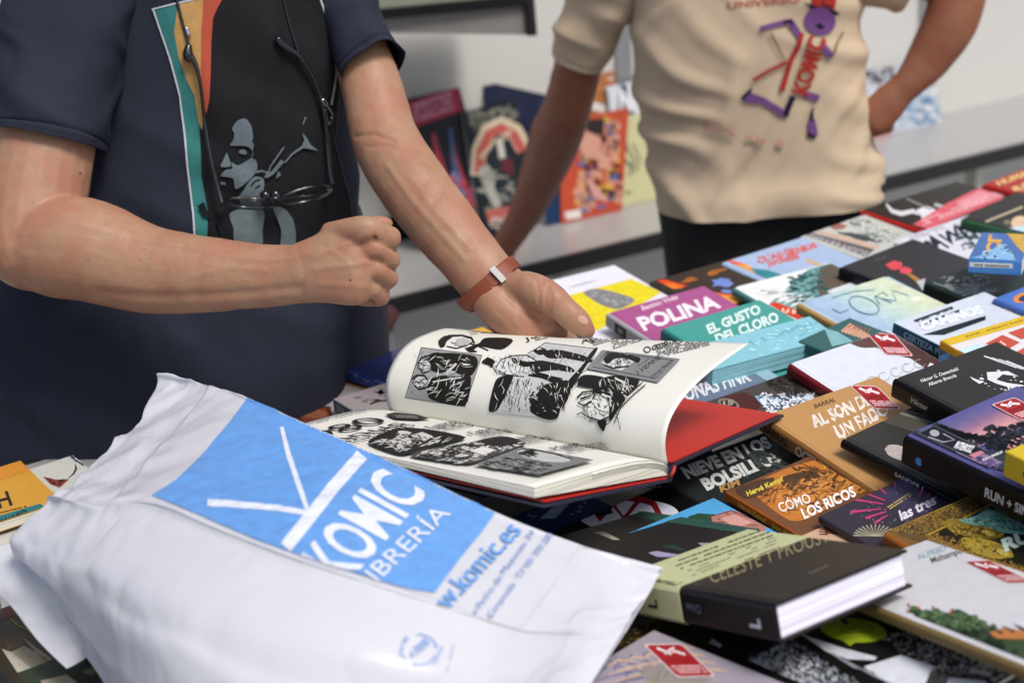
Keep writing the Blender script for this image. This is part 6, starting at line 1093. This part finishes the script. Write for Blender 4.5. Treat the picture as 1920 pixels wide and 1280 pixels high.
# ------------------------------------------------------------------ books standing on the rear counter
def standing(label, BL, BR, TR, TL, lean=16, t=.014, col='303030', items=(), z=RZ, side='e0ddd2', push=0):
    a, b = P(BL[0], BL[1], z + .001), P(BR[0], BR[1], z + .001); up = Vector((0, 0, 1))
    if push: k = (1 + push); a = CAM + (a - CAM) * k; b = CAM + (b - CAM) * k; a.z = b.z = z + .001
    x = (b - a); W = x.length; x.normalize(); back = Vector((-x.y, x.x, 0))
    yv = (up * math.cos(math.radians(lean)) + back * math.sin(math.radians(lean))).normalized(); n = x.cross(yv)
    M = Matrix(((x.x, yv.x, n.x, a.x), (x.y, yv.y, n.y, a.y), (x.z, yv.z, n.z, a.z), (0, 0, 0, 1))); inv = M.inverted()
    def on(p):
        d = ray(*p); s = (a - CAM).dot(n) / d.dot(n); q = inv @ (CAM + d * s); return q.x, q.y
    l_, r_ = on(TL), on(TR); H = (l_[1] + r_[1]) / 2; sk = ((l_[0]) + (r_[0] - W)) / 2
    e = empty('comic_book', M, label, 'book')
    q = [(0, 0), (W, 0), (W + sk, H), (sk, H)]
    def slab(name, z0, z1, g, m):
        v = [(px + (g if i in (0, 3) else -g), py + (g if i < 2 else -g), zz) for zz in (z0, z1) for i, (px, py) in enumerate(q)]
        return mesh_obj(name, v, [(3, 2, 1, 0), (4, 5, 6, 7), (0, 1, 5, 4), (1, 2, 6, 5), (2, 3, 7, 6), (3, 0, 4, 7)], m, e)
    cm = cover_mat(col); cv_ = slab('cover', -.0025, 0, 0, cm); slab('page_block', -t + .0025, -.0026, .003, page_mat('pages_' + side, side)); slab('back_cover', -t, -t + .0024, 0, cm)
    if items: print_plane(e, M, (min(0, sk) , W + max(0, sk), .001, H - .001), list(items)).parent = cv_
    return e
standing('black comic book standing behind the red-titled one on the rear counter', (735, 480), (868, 450), (860, 152), (724, 158), 20, .02, '23262a', push=.03)
standing('black comic book with a red title block and red and blue streaks', (812, 478), (938, 440), (857, 161), (735, 196), 16, .016, '20232b',
         [poly('24264a', (735, 196), (766, 188), (790, 420), (770, 440)), poly('b03048', (763, 194), (858, 161), (866, 208), (770, 242)), poly('c98a9c', (774, 196), (845, 172), (850, 205), (778, 230)), text('a83a54', 'JAVIERO', (780, 224), (848, 200), (776, 202), .04),
          many('a83c4c', [line('a83c4c', [(812, 250), (822, 300), (850, 390), (866, 440)], [8, 16, 20, 26]), line('a83c4c', [(846, 260), (852, 300), (880, 380), (905, 430)], [4, 14, 18, 22])]), many('4c6a94', [line('4c6a94', [(844, 240), (850, 300), (868, 380), (890, 440)], [6, 8, 14, 18]), line('4c6a94', [(880, 360), (910, 420), (930, 450)], [6, 16, 18])]), specks('6c86b0', [(840, 330), (890, 330), (930, 440), (860, 450)], 40, 8, 4, (.6, 1)), specks('c0505c', [(820, 330), (880, 330), (920, 440), (850, 450)], 36, 8, 5, (.5, 1))])
standing('dark navy album standing behind the concert poster cover', (920, 446), (1082, 402), (1068, 140), (908, 148), 14, .04, '232a48', [specks('39436c', [(920, 300), (1060, 290), (1060, 150), (915, 160)], 40, 5, 4, (.4, 1.2))], push=.02)
standing('black and white poster-like comic book with a red lettered arch', (905, 455), (1005, 424), (968, 192), (868, 202), 17, .016, '22282c',
         [specks('8f8f80', [(870, 206), (966, 196), (972, 230), (880, 250)], 60, 7, 3), line('bfae94', [(898, 330), (900, 282), (916, 246), (940, 234), (964, 246), (984, 280)], 32), line('b0544c', [(898, 325), (902, 284), (918, 252), (940, 240), (962, 252), (980, 284)], 18), text('bfae94', 'MORRISON', (905, 300), (960, 250), (897, 292), .05), poly('26343c', (906, 340), (912, 290), (935, 260), (955, 275), (965, 330), (970, 400), (920, 400)),
          poly('b9b7a8', (930, 262), (942, 262), (948, 296), (936, 298)), poly('a9a89c', (896, 316), (914, 308), (930, 330), (926, 350), (940, 380), (930, 396), (910, 360)), specks('9a988c', [(895, 310), (960, 330), (985, 390), (905, 396)], 36, 8, 5), poly('6c2c38', (936, 300), (960, 296), (964, 330), (942, 322)), poly('b05c54', (910, 396), (985, 380), (990, 400), (916, 418)), specks('b9a89c', [(918, 410), (990, 395), (996, 418), (925, 436)], 20, 8, 4)])
standing('narrow blue comic book standing edge-on next to the crowded red cover', (1024, 424), (1052, 418), (1046, 300), (1016, 306), 12, .05, '24406c')
standing('bright comic book with a mosaic of stickers behind the crowded cover', (1085, 412), (1160, 392), (1150, 132), (1080, 150), 12, .014, 'a8683c', [specks('c9a03c', [(1090, 250), (1150, 230), (1150, 140), (1090, 160)], 22, 9, 3), specks('c4c4bc', [(1100, 230), (1150, 215), (1150, 140), (1100, 160)], 20, 9, 4), specks('a83c2c', [(1090, 250), (1150, 230), (1150, 140), (1090, 160)], 18, 9, 6), poly('d0cfc8', (1108, 190), (1146, 200), (1142, 216), (1104, 204))], push=.02)
standing('crowded red comic cover with cartoon figures on the rear counter', (1052, 420), (1166, 394), (1154, 204), (1092, 222), 15, .014, 'b0482c',
         [poly('b84a30', (1050, 300), (1072, 296), (1092, 420), (1052, 420)), specks('c9a23c', [(1075, 400), (1165, 380), (1155, 215), (1095, 225)], 60, 9, 3, (.8, 1)), specks('c9907c', [(1080, 390), (1165, 375), (1155, 220), (1095, 230)], 60, 9, 4, (.8, 1)), specks('6c2c24', [(1080, 390), (1165, 375), (1155, 220), (1095, 230)], 50, 8, 6, (.8, 1)), specks('4c6ca0', [(1080, 400), (1165, 385), (1155, 220), (1095, 240)], 24, 8, 7), poly('3c2f2c', (1092, 226), (1134, 222), (1130, 256), (1110, 250), (1095, 240)), poly('c4907c', (1086, 246), (1110, 250), (1128, 262), (1124, 290), (1100, 300), (1084, 275)), poly('c4907c', (1122, 280), (1144, 296), (1146, 320), (1120, 316)), poly('c4948c', (1096, 330), (1120, 350), (1140, 380), (1112, 370)), poly('d4d0cc', (1058, 398), (1088, 392), (1090, 408), (1062, 412))])
standing('white and blue comic book with big letters standing by the beige shirt', (1160, 394), (1236, 376), (1206, 150), (1150, 160), 13, .014, 'c4c8ce', [poly('2c4a64', (1156, 225), (1160, 160), (1174, 158), (1190, 215)), text('d8d8dc', 'NA', (1162, 210), (1206, 200), (1160, 166), .06), specks('b0785c', [(1200, 340), (1235, 330), (1225, 210), (1195, 215)], 24, 8, 3)], push=.015)
standing('cream comic book with a faint green ink drawing on the rear counter', (1166, 388), (1238, 372), (1196, 212), (1156, 222), 15, .012, 'b9b78c', [many('7c8064', [line('7c8064', [(1168, 240), (1176, 280), (1190, 300), (1180, 330)], 5), line('7c8064', [(1186, 270), (1200, 300), (1190, 325)], 4), line('7c8064', [(1172, 300), (1186, 316)], 7)]), line('5c5c4c', [(1172, 362), (1184, 360)], 4)])
standing('white comic cover with pale blue crowd drawing leaning at the right of the rear counter', (1640, 256), (1766, 232), (1760, 128), (1600, 118), 14, .012, 'b4bac2', [specks('6c92b4', [(1650, 246), (1766, 232), (1762, 175), (1650, 190)], 110, 7, 3), specks('d4d8dc', [(1640, 240), (1766, 225), (1762, 130), (1620, 130)], 60, 7, 4), specks('9c6c70', [(1640, 180), (1766, 165), (1762, 130), (1620, 125)], 30, 8, 5), specks('54504c', [(1615, 160), (1680, 150), (1670, 125), (1615, 125)], 24, 8, 6)])
standing('pink and white leaflet lying against the rear counter wall', (1636, 262), (1672, 252), (1668, 200), (1634, 206), 30, .004, 'b0787c')
# display box hung above the counter
def hung_shelf():
    wy = r0.y
    a, b = QY(700, 22, 3.35), QY(992, -6, 3.52); c, d = QY(715, 62, 3.37), QY(998, 66, 3.53)
    e = empty('wall_shelf', a, 'grey hanging shelf fascia with black edging above the rear counter', 'shelf'); bk = Vector((-.12, .22, 0))
    def pr(name, pts, dep, m):
        v = [p - a for p in pts] + [p - a + dep for p in pts]; return mesh_obj(name, v, [(0, 1, 2, 3), (7, 6, 5, 4), (0, 4, 5, 1), (1, 5, 6, 2), (2, 6, 7, 3), (3, 7, 4, 0)], m, e)
    pr('fascia', [c, d, b, a], bk, mat('shelf_grey', '8a8884', .6, var=.1, vscale=8))
    u = (a - c) * .34; nb = Vector((.006, -.012, 0)); pr('edge_trim', [a - u + nb, b - u * 1.1 + nb, b + u * .3 + nb, a + u * .3 + nb], Vector((-.006, .01, 0)), black_trim)
    rr = (b - a).normalized() * .014; pr('edge_trim', [d - rr + nb, d + rr * .4 + nb, b + rr * .4 + nb, b - rr + nb], Vector((-.006, .01, 0)), black_trim)
    x0, x1 = a.lerp(b, .05), a.lerp(b, .95)
    f = empty('comic_book', a + Vector((0, 0, .03)), 'row of pale and red comic book feet standing on the hanging shelf', 'book')
    pr2 = mesh_obj('cover', [p - (a + Vector((0, 0, .03))) for p in (x0 + u * .32, x1 + u * .32, x1 + u * 2.5, x0 + u * 2.5)] + [p - (a + Vector((0, 0, .03))) + bk * .2 for p in (x0 + u * .32, x1 + u * .32, x1 + u * 2.5, x0 + u * 2.5)], [(0, 1, 2, 3), (7, 6, 5, 4), (0, 4, 5, 1), (1, 5, 6, 2), (2, 6, 7, 3), (3, 7, 4, 0)], cover_mat('a9b09c'), f)
    f['label'] = 'pale green comic book standing on the hanging shelf'
hung_shelf()
def maroon_bag():
    base = QY(672, 690, 2.42)
    V, Fc = etube([(735, 585, 2.5, 16, .5), (712, 606, 2.46, 26, .6), (680, 645, 2.44, 34, .6), (650, 690, 2.43, 36, .6), (640, 760, 2.42, 40, .6)], 20)
    o = mesh_obj('shoulder_bag', [v - base for v in V], Fc, mat('maroon_cloth', '3c1518', .8, bump=.3), smooth=True); o.location = base
    tag(o, 'dark maroon cloth bag hanging behind the navy t-shirt', 'bag')
maroon_bag()
